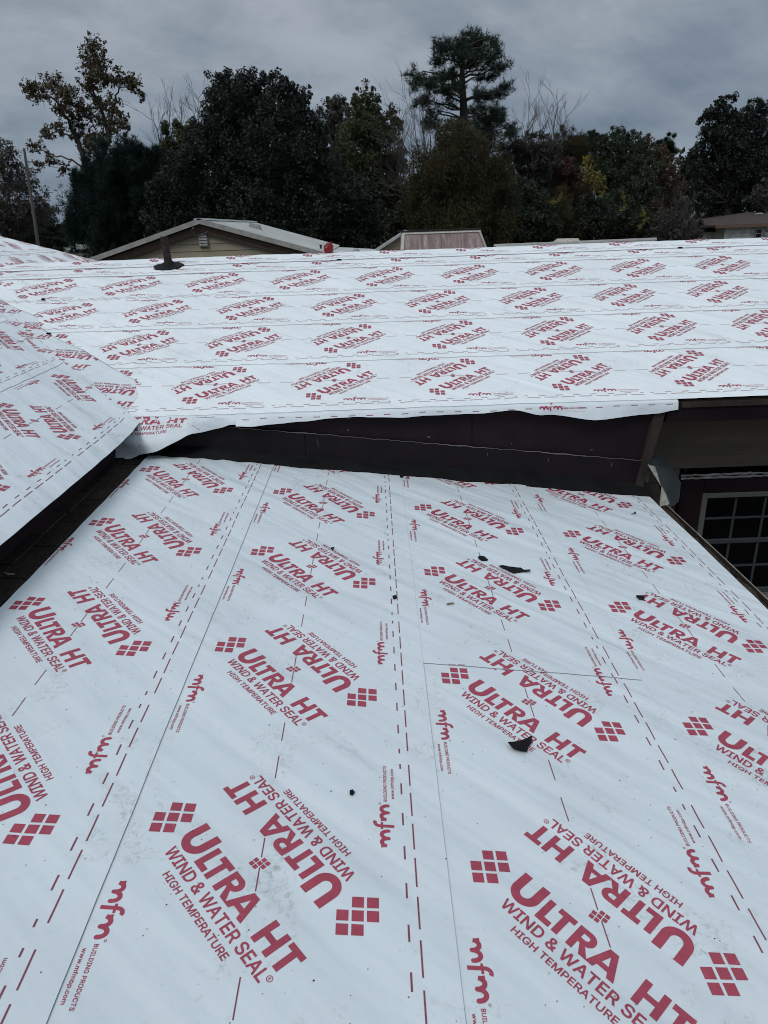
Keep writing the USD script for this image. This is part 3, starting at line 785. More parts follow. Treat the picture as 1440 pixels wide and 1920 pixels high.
for za, zb_ in ((zmid + 0.0185, ztop), (zbot + 0.0405, zmid - 0.0185)):
    zc = (za + zb_) / 2
    for i in range(5):
        xa, xb = gx[i] + (0.0085 if i else -0.006), gx[i + 1] - (0.0085 if i < 4 else -0.006)
        wpart('muntin', boxm(xa, xb, 4.937, 4.953, zc - 0.008, zc + 0.008), 'muntin')
        for z0_, z1_ in ((za, zc - 0.0085), (zc + 0.0085, zb_)):
            wpart('pane', boxm(xa, xb, 4.943, 4.947, z0_, z1_), 'pane_glass')
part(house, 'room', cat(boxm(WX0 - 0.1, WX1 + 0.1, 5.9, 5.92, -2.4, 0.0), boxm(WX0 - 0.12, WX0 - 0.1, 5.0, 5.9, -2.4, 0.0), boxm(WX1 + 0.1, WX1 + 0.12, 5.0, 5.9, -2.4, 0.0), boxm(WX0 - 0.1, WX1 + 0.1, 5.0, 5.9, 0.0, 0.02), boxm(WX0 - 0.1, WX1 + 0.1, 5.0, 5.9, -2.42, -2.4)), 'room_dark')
# walls under the roofs
part(house, 'wall', boxm(-8.5, 1.45, -0.4, 4.43, -3.05, -0.32), 'brown_siding')
part(house, 'wall', boxm(-8.5, 1.70, 4.98, 11.2, -3.05, 0.30), 'brown_siding')
part(house, 'wall', boxm(3.9, 7.3, 4.995, 11.2, -3.05, 0.25), 'brown_siding')
part(house, 'eave_board', boxm(1.735, 1.764, -0.7, 4.40, -0.34, -0.245), 'plum_paint')
# gutter along the right eave
gp = [(1.781, -0.262), (1.781, -0.345), (1.800, -0.372), (1.862, -0.372), (1.884, -0.335), (1.890, -0.288)]
ys = np.linspace(-0.7, 4.34, 30)
v, f = [], []
for y in ys:
    for x, z in gp: v.append((x, y, z + 0.003 * math.sin(y * 2.3)))
K = len(gp)
for i in range(len(ys) - 1):
    for k in range(K - 1): f.append([i * K + k, i * K + k + 1, (i + 1) * K + k + 1, (i + 1) * K + k])
gut = part(house, 'gutter', tm(v, f), 'gutter_metal', smooth=30)
part(house, 'gutter_lip', tube([(1.893, y, -0.285 + 0.003 * math.sin(y * 2.3)) for y in ys], 0.0032, 6), 'gutter_lip')
ys2 = np.linspace(-0.7, 4.33, 160)
v, f = [], []
for y in ys2:
    for k, x in enumerate((1.783, 1.80, 1.82, 1.845, 1.868, 1.882)):
        nz = meshkit.fbm(np.array([[x * 30, y * 11, 0.0]]), 3, 4)[0]
        v.append((x, y, -0.335 + 0.055 * nz + 0.01 * math.sin(y * 2.1)))
for i in range(len(ys2) - 1):
    for k in range(5): f.append([i * 6 + k, i * 6 + k + 1, (i + 1) * 6 + k + 1, (i + 1) * 6 + k])
part(house, 'leaf_litter', tm(v, f), 'gutter_debris', kind='stuff')

# ---- hanging strips at the far roof's eave
def hang(label, xs, drop, lean_, tris, hem, name='eave_drape', prints=(), amp=0.006, seed=1, mat='white_film', bend=0.0):
    """a strip of membrane folded over the eave and hanging: xs along the eave; drop(x) its length"""
    t = thing(name, label, 'roofing sheet')
    rows = np.linspace(0, 1, 16)
    def surf(x, q):
        x, q = np.asarray(x, float), np.asarray(q, float)     # q = metres below the crease
        w = amp * np.sin(x * 9 + 5 * meshkit.noise(np.stack([x * 2, q * 3, 0 * x], -1), seed)) * np.clip(q / 0.06, 0, 1.5)
        w = w + amp * 0.8 * (meshkit.fbm(np.stack([x * 6, q * 14, 0 * x], -1), 2, seed + 3) - 0.5) * np.clip(q / 0.03, 0, 1)
        a0_ = np.arcsin(np.clip(lean_(x), 0, 0.98))
        a1_ = np.maximum(a0_ - bend * np.clip(q / 0.2, 0, 1.3), 0.05)
        am = (a0_ + a1_) / 2
        y = YB + 0.024 - q * np.sin(am) - w - 0.022 * smoothstep(0, 0.012, q)
        z = roof_z(x, np.full_like(x, YB + 0.024)) + 0.0082 - 0.005 * smoothstep(0, 0.012, q) - 0.002 * (1 - np.exp(-q / 0.02)) - q * np.cos(am) - 0.5 * w
        return np.stack([x, y, z], -1)
    v = []
    for q in rows:
        v.append(surf(xs, q * drop(xs)))
    v = np.vstack(v)
    n = len(xs)
    f = []
    for i in range(len(rows) - 1):
        for k in range(n - 1):
            f.append([(i + 1) * n + k, (i + 1) * n + k + 1, i * n + k + 1, i * n + k])
    m = tm(v, f)
    part(t, 'membrane', m, mat, smooth=True)
    low = surf(xs, drop(xs))
    part(t, 'bitumen_edge', tube(low + [0, 0.0015, -0.001], 0.0012, 4), 'bitumen')
    # sheet end edges
    for pn, pm, pv, pf in prints:
        pts = surf(pv[:, 0], pv[:, 1]) + np.array([0, -0.0012, 0.0003])
        a, b, c = pts[pf[:, 0]], pts[pf[:, 1]], pts[pf[:, 2]]
        nn = np.cross(b - a, c - a)
        pf = pf.copy(); pf[nn[:, 1] > 0] = pf[nn[:, 1] > 0][:, ::-1]
        part(t, pn, tm(pts, pf), pm, kind='stuff' if pn == 'lap_line_print' else None)
    return t
def dashes(x0, x1, q, pitch, ln, w):
    g = [box(x, q - w / 2, x + ln, q + w / 2) for x in np.arange(x0, x1, pitch)]
    return triangulate(unary_union(g))
nz1 = lambda x, s, fq=1.3: meshkit.noise(np.stack([np.asarray(x) * fq, 0 * np.asarray(x), 0 * np.asarray(x)], -1), s)
xs = np.linspace(-0.90, 1.905, 150)
drop1 = lambda x: 0.034 + 0.050 * nz1(x, 3) + 0.012 * np.sin(x * 5.3) + 0.040 * smoothstep(0.85, 1.05, x) - 0.03 * smoothstep(1.78, 1.9, x) * 0.6 - 0.02 * smoothstep(-0.6, -0.9, x)
pr = []
d_ = dashes(-0.86, 1.86, 0.028, 0.112, 0.085 * 0.5, 0.004)
pr.append(('lap_line_print', 'dark_print', d_[0], d_[1]))
mk = affinity.scale(affinity.rotate(NEAR[1][0], -90, origin=(0, 0)), 1, 1, origin=(0, 0))
bx = mk.bounds
mk = affinity.translate(affinity.scale(mk, 1, -1, origin=(0, 0)), 1.02 - bx[0], 0)
bx = mk.bounds
mk = affinity.translate(mk, 0, -bx[1] - 0.004)
r_ = triangulate(mk.intersection(box(0.9, 0.0005, 1.9, 0.05)))
if r_ is not None: pr.append(('maker_print', 'red_print', r_[0], r_[1]))
hang('long narrow strip folded down over the far eave above the plum fascia', xs, drop1, lambda x: 0.36 + 0.3 * nz1(x, 6, 1.1), None, None, prints=pr, amp=0.011, bend=0.9)
# bigger loose flap at the valley foot
xs = np.linspace(-1.70, -0.885, 70)
drop2 = lambda x: np.interp(x, [-1.70, -1.66, -1.5, -1.31, -1.15, -1.02, -0.95, -0.885], [0.345, 0.352, 0.242, 0.186, 0.140, 0.09, 0.055, 0.05])
tt = unary_union([affinity.rotate(unary_union([affinity.translate(big_letters(), 0, 0), text_at('WIND & WATER SEAL', -0.168, -0.169, 0.030, 0.422), text_at('HIGH TEMPERATURE', -0.109, -0.203, 0.0185, 0.275)]), -5, origin=(0, 0))])
tt = affinity.scale(tt, 1, -0.72, origin=(0, 0))
tt = affinity.translate(tt, -1.475, -0.043)
r_ = triangulate(tt.intersection(Polygon([(-1.60, 0.004), (-0.90, 0.004), (-0.90, 0.04), (-1.05, 0.09), (-1.3, 0.15), (-1.55, 0.17)])))
pr = [('logo_print', 'red_print', r_[0], r_[1])]
d_ = triangulate(unary_union([LineString(p).buffer(0.0016, cap_style=2) for p in ([(-1.20, 0.075), (-1.13, 0.115)], [(-1.575, 0.075), (-1.56, 0.10)], [(-1.605, 0.075), (-1.59, 0.10)], [(-1.53, 0.165), (-1.525, 0.195)], [(-1.49, 0.160), (-1.485, 0.19)])]))
pr.append(('lap_line_print', 'dark_print', d_[0], d_[1]))
hang('loose wrinkled flap drooping at the valley foot over the dark gap', xs, drop2, lambda x: 0.90 - 0.5 * smoothstep(-1.2, -0.95, x), None, None, prints=pr, amp=0.020, seed=11, bend=0.85)

# ------------------------------------------------------------------ small things on the near roof
def lie(px_poly, label, name, catg, mat, lift=0.006, thick=0.003, hit_plane='A', curl=0.0):
    pts = []
    n = np.array([math.sin(AL), 0, math.cos(AL)])
    for x, y in px_poly:
        d = FWD + (x - 720) / F_PX * RIGHT - (y - 960) / F_PX * UP
        t = -(EYE @ n) / (d @ n)
        p = EYE + d * t
        pts.append((p[0], p[1]))
    g = Polygon(pts).buffer(0)
    if g.geom_type != 'Polygon': g = max(g.geoms, key=lambda q: q.area)
    p2, f = grid_mesh(g, 0.012)
    x, y = p2[:, 0], p2[:, 1]
    cx, cy = g.centroid.x, g.centroid.y
    dist = np.array([g.exterior.distance(Point(a, b)) for a, b in p2])
    z = -math.tan(AL) * x + und(x, y) + lift + curl * ((x - cx) ** 2 + (y - cy) ** 2) * 20 + 0.003 * meshkit.noise(np.column_stack([x * 40, y * 40, 0 * x]), 3)
    top = np.column_stack([x, y, z + thick]); bot = np.column_stack([x, y, z])
    n_ = len(p2)
    nb = len(g.segmentize(0.012).exterior.coords) - 1
    k = np.arange(nb); k2 = (k + 1) % nb
    side = np.vstack([np.stack([k, k2, k2 + n_], 1), np.stack([k, k2 + n_, k + n_], 1)])
    m = tm(np.vstack([top, bot]), np.vstack([f, f[:, ::-1] + n_, side]))
    trimesh.repair.fix_normals(m)
    return single(name, m, mat, label, catg)
z7 = lambda pts: [(860 + x / 8, 1020 + y / 8) for x, y in pts]
lie(z7([(595, 372), (640, 355), (675, 352), (800, 372), (930, 390), (975, 420), (1035, 430), (1078, 435), (1065, 455), (970, 445), (895, 450), (830, 464), (770, 440), (690, 400), (640, 385)]), 'long pointed scrap of torn black tar paper, the largest scrap', 'tar_paper_scrap', 'scrap', 'tar_scrap', curl=0.06)
lie(z7([(290, 215), (330, 205), (385, 215), (440, 258), (425, 272), (340, 272), (295, 240)]), 'small rounded black tar paper scrap just left of the long pointed one', 'tar_paper_scrap', 'scrap', 'tar_scrap')
lie([(952, 1400), (997, 1389), (996, 1400), (990, 1405), (988, 1416), (974, 1413), (962, 1411)], 'jagged black tar paper scrap lying on the WATER SEAL lettering', 'tar_paper_scrap', 'scrap', 'tar_scrap', curl=0.16)
lie([(1192, 1121), (1207, 1121), (1208, 1127), (1198, 1128)], 'small black tar paper scrap on the right membrane strip', 'tar_paper_scrap', 'scrap', 'tar_scrap')
lie([(656, 1487), (662, 1485), (665, 1490), (660, 1494), (656, 1492)], 'tiny black tar crumb on the second membrane strip', 'tar_paper_scrap', 'scrap', 'tar_scrap', 0.004, 0.006)
lie([(736, 1123), (743, 1122), (744, 1126), (738, 1128)], 'tiny black tar crumb beside the dashed lap line', 'tar_paper_scrap', 'scrap', 'tar_scrap', 0.004, 0.006)
lie([(750, 893), (756, 893), (756, 898), (750, 898)], 'tiny black tar crumb near the upstand', 'tar_paper_scrap', 'scrap', 'tar_scrap', 0.004, 0.006)
lie([(620, 1031), (627, 1030), (624, 1034)], 'tiny black tar crumb on WIND lettering of the second strip', 'tar_paper_scrap', 'scrap', 'tar_scrap', 0.004, 0.005)
def onA(px, py, lift=0.0):
    n = np.array([math.sin(AL), 0, math.cos(AL)])
    d = FWD + (px - 720) / F_PX * RIGHT - (py - 960) / F_PX * UP
    p = EYE + d * (-(EYE @ n) / (d @ n))
    p[2] += float(und(p[:1], p[1:2])[0]) + lift
    return p
single('twig', tube([onA(838, 1138, 0.009), onA(843, 1137, 0.010), onA(851, 1136, 0.009)], [0.0035, 0.004, 0.003], 6), 'twig', 'short pale twig on the third membrane strip', 'twig')
single('curled_strip', tube([onA(10, 1078, 0.012), onA(16, 1081, 0.012), onA(28, 1081.5, 0.014)], [0.002, 0.004, 0.002], 5), 'caulk', 'pale curled sliver on the dark bare shingles', 'scrap')
nl = thing('roofing_nail', 'loose roofing nail on the right membrane strip', 'nail')
a_, b_ = onA(1184, 966, 0.008), onA(1190, 964.5, 0.012)
part(nl, 'shank', tube([a_, b_], 0.0022, 6), 'nail_steel')
part(nl, 'head', tube([b_, b_ + (b_ - a_) / np.linalg.norm(b_ - a_) * 0.0025], 0.008, 10), 'nail_steel')
# grit
rg = np.random.default_rng(17)
gm = []
for _ in range(420):
    u_, y_ = rg.uniform(-1.45, 1.7), rg.uniform(0.6, 4.3)
    s_ = rg.uniform(0.0006, 0.0017)
    ic = trimesh.creation.icosphere(0, s_)
    ic.apply_scale([rg.uniform(0.6, 1.8), rg.uniform(0.6, 1.5), 0.7])
    x_ = u_ * math.cos(AL)
    ic.apply_translation((x_, y_, -math.tan(AL) * x_ + float(und(np.array([x_]), np.array([y_]))[0]) + 0.0045))
    gm.append(ic)
single('grit', cat(*gm), 'tar_scrap', 'dark grit and crumbs scattered over the near roof', 'grit', kind='stuff')
# bent metal kick-out flashing at the right end of the upstand
kf = thing('bent_flashing', 'bent galvanized kick-out flashing standing at the upstand corner beside the gutter', 'flashing')
def P(px, py, Y): return at(px, py, Y)
def sheet_quad(pts, t=0.0015):
    q = np.array(pts)
    n = np.cross(q[1] - q[0], q[2] - q[0]); n /= np.linalg.norm(n)
    m = len(q)
    v = np.vstack([q, q + n * t])
    f = [[0, i, i + 1] for i in range(1, m - 1)] + [[m, m + i + 1, m + i] for i in range(1, m - 1)]
    for i in range(m):
        j = (i + 1) % m
        f += [[i, i + m, j + m], [i, j + m, j]]
    mm_ = tm(v, f); trimesh.repair.fix_normals(mm_)
    return mm_
z5 = lambda x, y: (1160 + x / 5.143, 820 + y / 5.143)
q = [P(*z5(278, 245), 4.40), P(*z5(430, 153), 4.66), P(*z5(520, 300), 4.70), P(*z5(603, 440), 4.68), P(*z5(580, 620), 4.62), P(*z5(490, 680), 4.52), P(*z5(488, 640), 4.48), P(*z5(412, 470), 4.42), P(*z5(370, 345), 4.40)]
part(kf, 'back_leaf', sheet_quad(q), 'galvanized')
part(kf, 'folded_tab', sheet_quad([P(*z5(280, 262), 4.36), P(*z5(350, 285), 4.34), P(*z5(372, 350), 4.36), P(*z5(408, 472), 4.37), P(*z5(330, 345), 4.36)]), 'aged_metal_face')
part(kf, 'folded_tab', sheet_quad([P(*z5(415, 474), 4.37), P(*z5(455, 545), 4.36), P(*z5(490, 645), 4.36), P(*z5(396, 668), 4.32), P(*z5(398, 600), 4.33)]), 'aged_metal_face')

# ------------------------------------------------------------------ things on the far roof
vp = thing('vent_pipe', 'short dark vent pipe standing in tar on the far roof', 'vent pipe')
bx_, by_ = -2.115, 7.80
zb0 = float(roof_z(np.array([bx_]), np.array([by_]))[0])
tp = []
outer = tube([(bx_ - 0.002 * k, by_, zb0 - 0.05 + k * 0.05) for k in range(0, 8)], [0.042, 0.042, 0.041, 0.040, 0.038, 0.038, 0.037, 0.037], 16)
part(vp, 'pipe', outer, 'pipe_metal', smooth=40)
ang_ = np.linspace(0, 2 * np.pi, 48, endpoint=False)
v, f = [], []
rings = [(0.040, 0.045), (0.06, 0.018), (0.08, 0.012), (0.115, 0.008), (0.142, 0.003), (0.152, -0.012)]
for r_, z_ in rings:
    for a in ang_:
        rr = r_ * (1 + (0.32 * (meshkit.noise(np.array([[math.cos(a) * 3, math.sin(a) * 3, r_ * 9]]), 3)[0] - 0.5) if r_ > 0.05 else 0)) * (1.0 + 0.05 * math.sin(7 * a))
        x, y = bx_ + rr * math.cos(a), by_ + rr * 0.95 * math.sin(a)
        v.append((x, y, float(roof_z(np.array([x]), np.array([y]))[0]) + z_ + 0.012 + 0.008 * meshkit.noise(np.array([[x * 30, y * 30, 0]]), 7)[0]))
for i in range(len(rings) - 1):
    for k in range(48):
        f.append([i * 48 + k, (i + 1) * 48 + k, (i + 1) * 48 + (k + 1) % 48, i * 48 + (k + 1) % 48])
part(vp, 'tar_collar', tm(v, f), 'tar_cement', smooth=50)
ic = trimesh.creation.icosphere(3, 1.0)
n_ = meshkit.fbm(ic.vertices * 2.2 + 5, 3, 5)
ic.vertices *= (0.72 + 0.55 * n_)[:, None]
ic.vertices *= np.array([0.050, 0.045, 0.055])
rz = float(roof_z(np.array([-0.47]), np.array([8.10]))[0])
ic.apply_translation((-0.47, 8.10, rz + 0.055))
rb = thing('red_bag', 'small crumpled red plastic bag sitting on the far roof ridge', 'bag')
part(rb, 'bag', ic, 'red_plastic', smooth=True)
part(rb, 'neck', tube([(-0.455, 8.10, rz + 0.09), (-0.445, 8.095, rz + 0.104), (-0.438, 8.09, rz + 0.108)], [0.022, 0.012, 0.017], 9), 'red_plastic')
for (x_, y_, s_) in ((3.2, 7.80, 0.03), (-0.35, 7.79, 0.03), (-3.05, 6.83, 0.022), (-2.66, 5.93, 0.022)):
    z_ = float(roof_z(np.array([x_]), np.array([y_]))[0]) + 0.016
    single('tar_dab', trimesh.creation.icosphere(1, 1.0).apply_scale([s_, s_ * 0.6, 0.008]).apply_translation((x_, y_, z_)), 'tar_scrap',
           {3.2: 'dark tar dab at the right end of the ridge cap edge', -0.35: 'dark tar dab under the ridge cap near the red bag', -3.05: 'upper dark tar dab by the valley cut', -2.66: 'lower dark tar dab by the valley cut'}[x_], 'tar dab')

# ------------------------------------------------------------------ ground
gx_ = np.concatenate([np.linspace(-60, 60, 61)]) ; gy_ = np.linspace(-30, 130, 81)
X, Y = np.meshgrid(np.concatenate([[-900, -300, -120], gx_, [120, 300, 900]]), np.concatenate([[-900, -200], gy_, [200, 400, 1500]]))
Z = ground_z(X, Y) + 0.12 * (meshkit.fbm(np.stack([X * .2, Y * .2, 0 * X], -1), 3, 2) - 0.5)
ny, nx = X.shape
ii, jj = np.meshgrid(np.arange(ny - 1), np.arange(nx - 1), indexing='ij')
gf = np.stack([ii * nx + jj, ii * nx + jj + 1, (ii + 1) * nx + jj + 1, (ii + 1) * nx + jj], -1).reshape(-1, 4)
single('ground', tm(np.stack([X, Y, Z], -1).reshape(-1, 3), gf), 'earth_grass', 'rough grassy ground around the houses', kind='structure', smooth=True)

#@@BACKGROUND@@
# ------------------------------------------------------------------ trees
def rand_dirs(r, n):
    d = r.standard_normal((n, 3))
    return d / (np.linalg.norm(d, axis=1, keepdims=True) + 1e-9)

def leaves(p, size, r, aspect=0.5, fold=0.25, updir=0.35):
    """one small folded leaf (two triangles) at each point"""
    n = len(p)
    if n == 0: return None
    d = rand_dirs(r, n)
    nrm = rand_dirs(r, n) + np.array([0, 0, updir * 2])
    s = np.cross(d, nrm); s /= np.linalg.norm(s, axis=1, keepdims=True) + 1e-9
    up = np.cross(s, d)
    L = size * r.uniform(0.6, 1.35, n)[:, None]
    a = p - d * L * 0.5
    b = p + d * L * 0.5
    c1 = p + s * L * aspect * 0.5 + up * L * fold * 0.3
    c2 = p - s * L * aspect * 0.5 + up * L * fold * 0.3
    v = np.stack([a, c1, b, c2], 1).reshape(-1, 3)
    i = np.arange(n) * 4
    f = np.vstack([np.stack([i, i + 1, i + 2], 1), np.stack([i, i + 2, i + 3], 1)])
    return tm(v, f)

def needles(p, size, r, k=5, w=0.12):
    """a tuft of k thin blades at each point"""
    n = len(p)
    d = rand_dirs(r, n * k) + np.repeat(np.tile([0, 0, 0.5], (n, 1)), k, 0)
    d /= np.linalg.norm(d, axis=1, keepdims=True)
    s = np.cross(d, rand_dirs(r, n * k)); s /= np.linalg.norm(s, axis=1, keepdims=True) + 1e-9
    q = np.repeat(p, k, 0)
    L = size * r.uniform(0.6, 1.2, n * k)[:, None]
    v = np.stack([q - s * L * w * 0.5, q + s * L * w * 0.5, q + d * L], 1).reshape(-1, 3)
    return tm(v, np.arange(n * k * 3).reshape(-1, 3))

def fill(blobs, n, r, clump=0.9, gap=0.42, shell=0.5, seed=0, flat=1.0, tall=1.0, sub=0.30, out_=1.12):
    """points in many small clumps spread through blobs [(centre, radius)]: uneven outline, gaps between the clumps"""
    vol = np.array([b[1] ** 2.1 for b in blobs]); vol /= vol.sum()
    out = []
    for (c, rad), w in zip(blobs, vol):
        m = max(10, int(n * w))
        k = int(np.clip(9 * (rad / clump) ** 1.6, 6, 90))
        d = rand_dirs(r, k)
        rr = rad * (shell + (out_ - shell) * r.random(k) ** 0.8)
        cc = np.array(c) + d * rr[:, None] * np.array([1, 1, flat])
        sr = rad * sub * r.uniform(0.5, 1.25, k) * (1 + 0.6 * (clump / max(rad, 0.2) > 1))
        g = r.integers(0, k, m)
        dd = rand_dirs(r, m)
        q = cc[g] + dd * (sr[g] * r.random(m) ** 0.45)[:, None] * np.array([1, 1, tall])
        inn = rand_dirs(r, m // 5) * (rad * 0.75 * r.random(m // 5) ** 0.4)[:, None] + np.array(c)
        out += [q, inn]
    return np.vstack(out)

def limb(p0, p1, r0, r1, r, wob=0.12, k=7, sag=0.0):
    p0, p1 = np.array(p0, float), np.array(p1, float)
    t = np.linspace(0, 1, k)[:, None]
    L = np.linalg.norm(p1 - p0)
    off = np.cumsum(r.standard_normal((k, 3)), 0) * wob * L / k
    off -= t * off[-1]
    p = p0 + (p1 - p0) * t + off
    p[:, 2] += sag * L * (t[:, 0] * (1 - t[:, 0]))
    return p, np.linspace(r0, r1, k)

def pxblobs(lst, Y, r, dy=None):
    """[(px, py, radius in px)] of the photograph at distance Y -> solid blobs with depth of their own"""
    out = []
    for b in lst:
        x, y, rad = b[:3]
        R = rad * Y / F_PX
        yy = Y + (r.uniform(-1, 1) * (dy if dy is not None else R * 0.9))
        out.append((at(x, y, yy), R))
    return out

def tree(name, label, cat_, base_px, Y, blobs, n, size, leafm, bark='bark_dark', r0=0.25, seed=1, clump=0.9, gap=0.42, shell=0.45, kind='leaf', aspect=0.5, limbs=True, twigs=0, group=None, fork=None, flat=1.0, dy=None, forkz=None, extra=None, tall=1.0, limbr=0.3, leaders=None, out=1.12):
    r = np.random.default_rng(seed)
    t = thing(name, label, cat_, group)
    bl = pxblobs(blobs, Y, r, dy)
    b0 = at(base_px[0], base_px[1], Y)
    base = np.array([b0[0], Y, ground_z(b0[0], Y) - 0.2])
    cen = np.mean([b[0] for b in bl], 0)
    fk = at(fork[0], fork[1], Y) if fork else base * 0.55 + cen * 0.45
    ms = []
    pp, rr = limb(base, fk, r0, r0 * 0.72, r, 0.04, 7)
    ms.append(tube(pp, rr, 8))
    sk = None
    if leaders:
        sk = []
        for i_, (chain, w0) in enumerate(leaders):
            P_ = np.array([at(x, y, Y + r.uniform(-0.5, 0.5)) for x, y in chain])
            tt_, ti = np.linspace(0, 1, len(P_)), np.linspace(0, 1, 16)
            Q_ = np.column_stack([np.interp(ti, tt_, P_[:, k]) for k in range(3)])
            Q_[1:-1] += np.cumsum(r.standard_normal((14, 3)), 0) * 0.012 + r.standard_normal((14, 3)) * 0.03
            ms.append(tube(Q_, np.linspace(w0, 0.02, 16), 6))
            sk.append(Q_)
        sk = np.vstack(sk)
    for c, R in bl:
        if limbs and sk is not None:
            dd_ = np.linalg.norm(sk - c, axis=1) + 1.5 * np.maximum(sk[:, 2] - c[2], 0)
            s0 = sk[np.argmin(dd_)]
            pp, rr = limb(s0, c + rand_dirs(r, 1)[0] * R * 0.3, 0.035, 0.012, r, 0.22, 8, 0.05)
            ms.append(tube(pp, rr, 4, cap=False))
            for _ in range(twigs):
                e = c + rand_dirs(r, 1)[0] * R * r.uniform(0.7, 1.25)
                p2, r2 = limb(pp[r.integers(2, 8)], e, 0.018, 0.007, r, 0.22, 6)
                ms.append(tube(p2, r2, 3, cap=False))
        elif limbs:
            pp, rr = limb(fk, c, r0 * limbr, 0.02, r, 0.14, 8, 0.12)
            ms.append(tube(pp, rr, 5))
            for _ in range(twigs):
                e = c + rand_dirs(r, 1)[0] * R * r.uniform(0.6, 1.0)
                q = pp[r.integers(3, 8)]
                p2, r2 = limb(q, e, 0.028, 0.008, r, 0.16, 5)
                ms.append(tube(p2, r2, 4, cap=False))
    part(t, 'trunk', ms[0], bark, smooth=True)
    if len(ms) > 1: part(t, 'limbs', cat(*ms[1:]), bark, smooth=True)
    p = fill(bl, n, r, clump, gap, shell, seed, flat, tall, 0.30, out)
    m = leaves(p, size, r, aspect) if kind == 'leaf' else needles(p, size, r)
    part(t, 'crown', m, leafm)
    if extra:
        for (nm, bl2, n2, s2, m2) in extra:
            p = fill(pxblobs(bl2, Y - 0.5, r, 0.6), n2, r, 0.5, 0.4, 0.2, seed + 9)
            part(t, nm, leaves(p, s2, r, 0.6), m2)
    return t

def bare(name, label, base_px, Y, tips, bark='bark_grey', r0=0.10, seed=1, depth=4, spread=0.5):
    r = np.random.default_rng(seed)
    t = thing(name, label, 'bare tree')
    b0 = at(base_px[0], base_px[1], Y)
    base = np.array([b0[0], Y, max(ground_z(b0[0], Y), b0[2] - 4) - 0.1])
    trunk, tw = [], []
    def grow(p0, d, L, rad, lev):
        if lev == 0 or rad < 0.003: return
        e = p0 + d * L
        pp, rr = limb(p0, e, rad, rad * 0.6, r, 0.10, 5)
        tw.append(tube(pp, rr, 4 if lev < 3 else 5, cap=False))
        for _ in range(3 if lev > 1 else 2):
            nd = d + rand_dirs(r, 1)[0] * spread + np.array([0, 0, 0.16]); nd /= np.linalg.norm(nd)
            k = r.integers(2, 5)
            grow(pp[k], nd, L * r.uniform(0.5, 0.78), rad * 0.58, lev - 1)
    for (x, y) in tips:
        e = at(x, y, Y + r.uniform(-0.6, 0.6))
        pp, rr = limb(base, e, r0, r0 * 0.18, r, 0.24, 10)
        trunk.append(tube(pp, rr, 6))
        for k in range(4, 10):
            d = (pp[min(k, 9)] - pp[k - 1]); d /= np.linalg.norm(d)
            for _ in range(2):
                nd = d + rand_dirs(r, 1)[0] * spread * 1.3; nd /= np.linalg.norm(nd)
                grow(pp[k], nd, np.linalg.norm(e - base) * 0.13 * r.uniform(0.7, 1.3), max(rr[k] * 0.55, 0.013), depth)
    part(t, 'trunk', cat(*trunk), bark, smooth=True)
    part(t, 'branches', cat(*tw), bark)
    return t

# left edge
tree('roadside_tree', 'grey-green loose tree at the left picture edge behind the utility pole', 'tree', (10, 450), 62,
     [(4, 285, 28), (18, 320, 30), (40, 340, 28), (60, 372, 26), (15, 370, 36), (78, 395, 24), (40, 410, 34), (10, 425, 30), (-30, 330, 40), (-30, 400, 40)], 14000, 0.19, 'leaf_grey', 'bark_grey', 0.22, 3, 0.5, 0.44, 0.3, twigs=10)
tree('hedge_tree', 'low dark green tree between the utility pole and the juniper', 'tree', (100, 455), 66,
     [(95, 420, 26), (60, 440, 24), (120, 435, 24), (30, 450, 22), (5, 455, 22), (90, 448, 20)], 11000, 0.2, 'leaf_green', 'bark_dark', 0.16, 4, 1.0, 0.36, 0.3)
# tall ragged brown tree with two leaning leaders
BT = [(72, 172, 20), (100, 160, 20), (55, 165, 14), (125, 178, 20), (150, 200, 18), (112, 200, 16), (140, 222, 15), (178, 95, 20), (160, 110, 16), (190, 120, 18), (172, 140, 20), (200, 150, 18), (165, 165, 16), (225, 150, 16),
      (250, 160, 16), (265, 178, 10), (240, 145, 12), (185, 185, 20), (210, 200, 18), (222, 225, 18), (195, 225, 18), (235, 240, 12), (165, 215, 14), (150, 240, 14), (180, 262, 22), (165, 275, 18), (88, 250, 14), (70, 275, 14), (110, 238, 14), (95, 300, 12), (75, 310, 10), (120, 320, 12), (140, 255, 12)]
tree('ragged_tree', 'tall ragged brown-leaved tree with two leaning leaders, the tallest at the left', 'tree', (165, 455), 44, BT, 12000, 0.14, 'leaf_brown', 'bark_dark', 0.22, 12, 0.30, 0.45, 0.15, twigs=7, fork=(166, 328), dy=1.0, aspect=0.6, leaders=[([(165, 330), (158, 300), (148, 268), (128, 225), (108, 190), (78, 168)], 0.19), ([(168, 330), (185, 300), (204, 262), (196, 225), (172, 160), (178, 92)], 0.21), ([(204, 262), (210, 205), (222, 165), (258, 158)], 0.07), ([(204, 255), (232, 235)], 0.05), ([(160, 320), (135, 298), (100, 292), (62, 330)], 0.06), ([(148, 270), (112, 246), (82, 252)], 0.05), ([(135, 298), (120, 320), (105, 330)], 0.04)])
# juniper
JU = [(150, 430, 34), (175, 395, 40), (200, 350, 38), (225, 320, 34), (250, 300, 24), (270, 330, 32), (250, 370, 44), (215, 420, 44), (270, 410, 40), (160, 380, 26), (150, 345, 16), (290, 300, 18), (300, 350, 24), (240, 285, 14), (262, 280, 9), (282, 290, 10), (205, 320, 18), (300, 430, 30), (245, 445, 32)]
tree('juniper', 'dark blue-green juniper mass left of the big magnolia', 'tree', (195, 470), 41, JU, 30000, 0.26, 'leaf_juniper', 'bark_dark', 0.30, 21, 0.45, 0.30, 0.35, kind='needle', fork=(195, 440), tall=2.3, out=1.3)
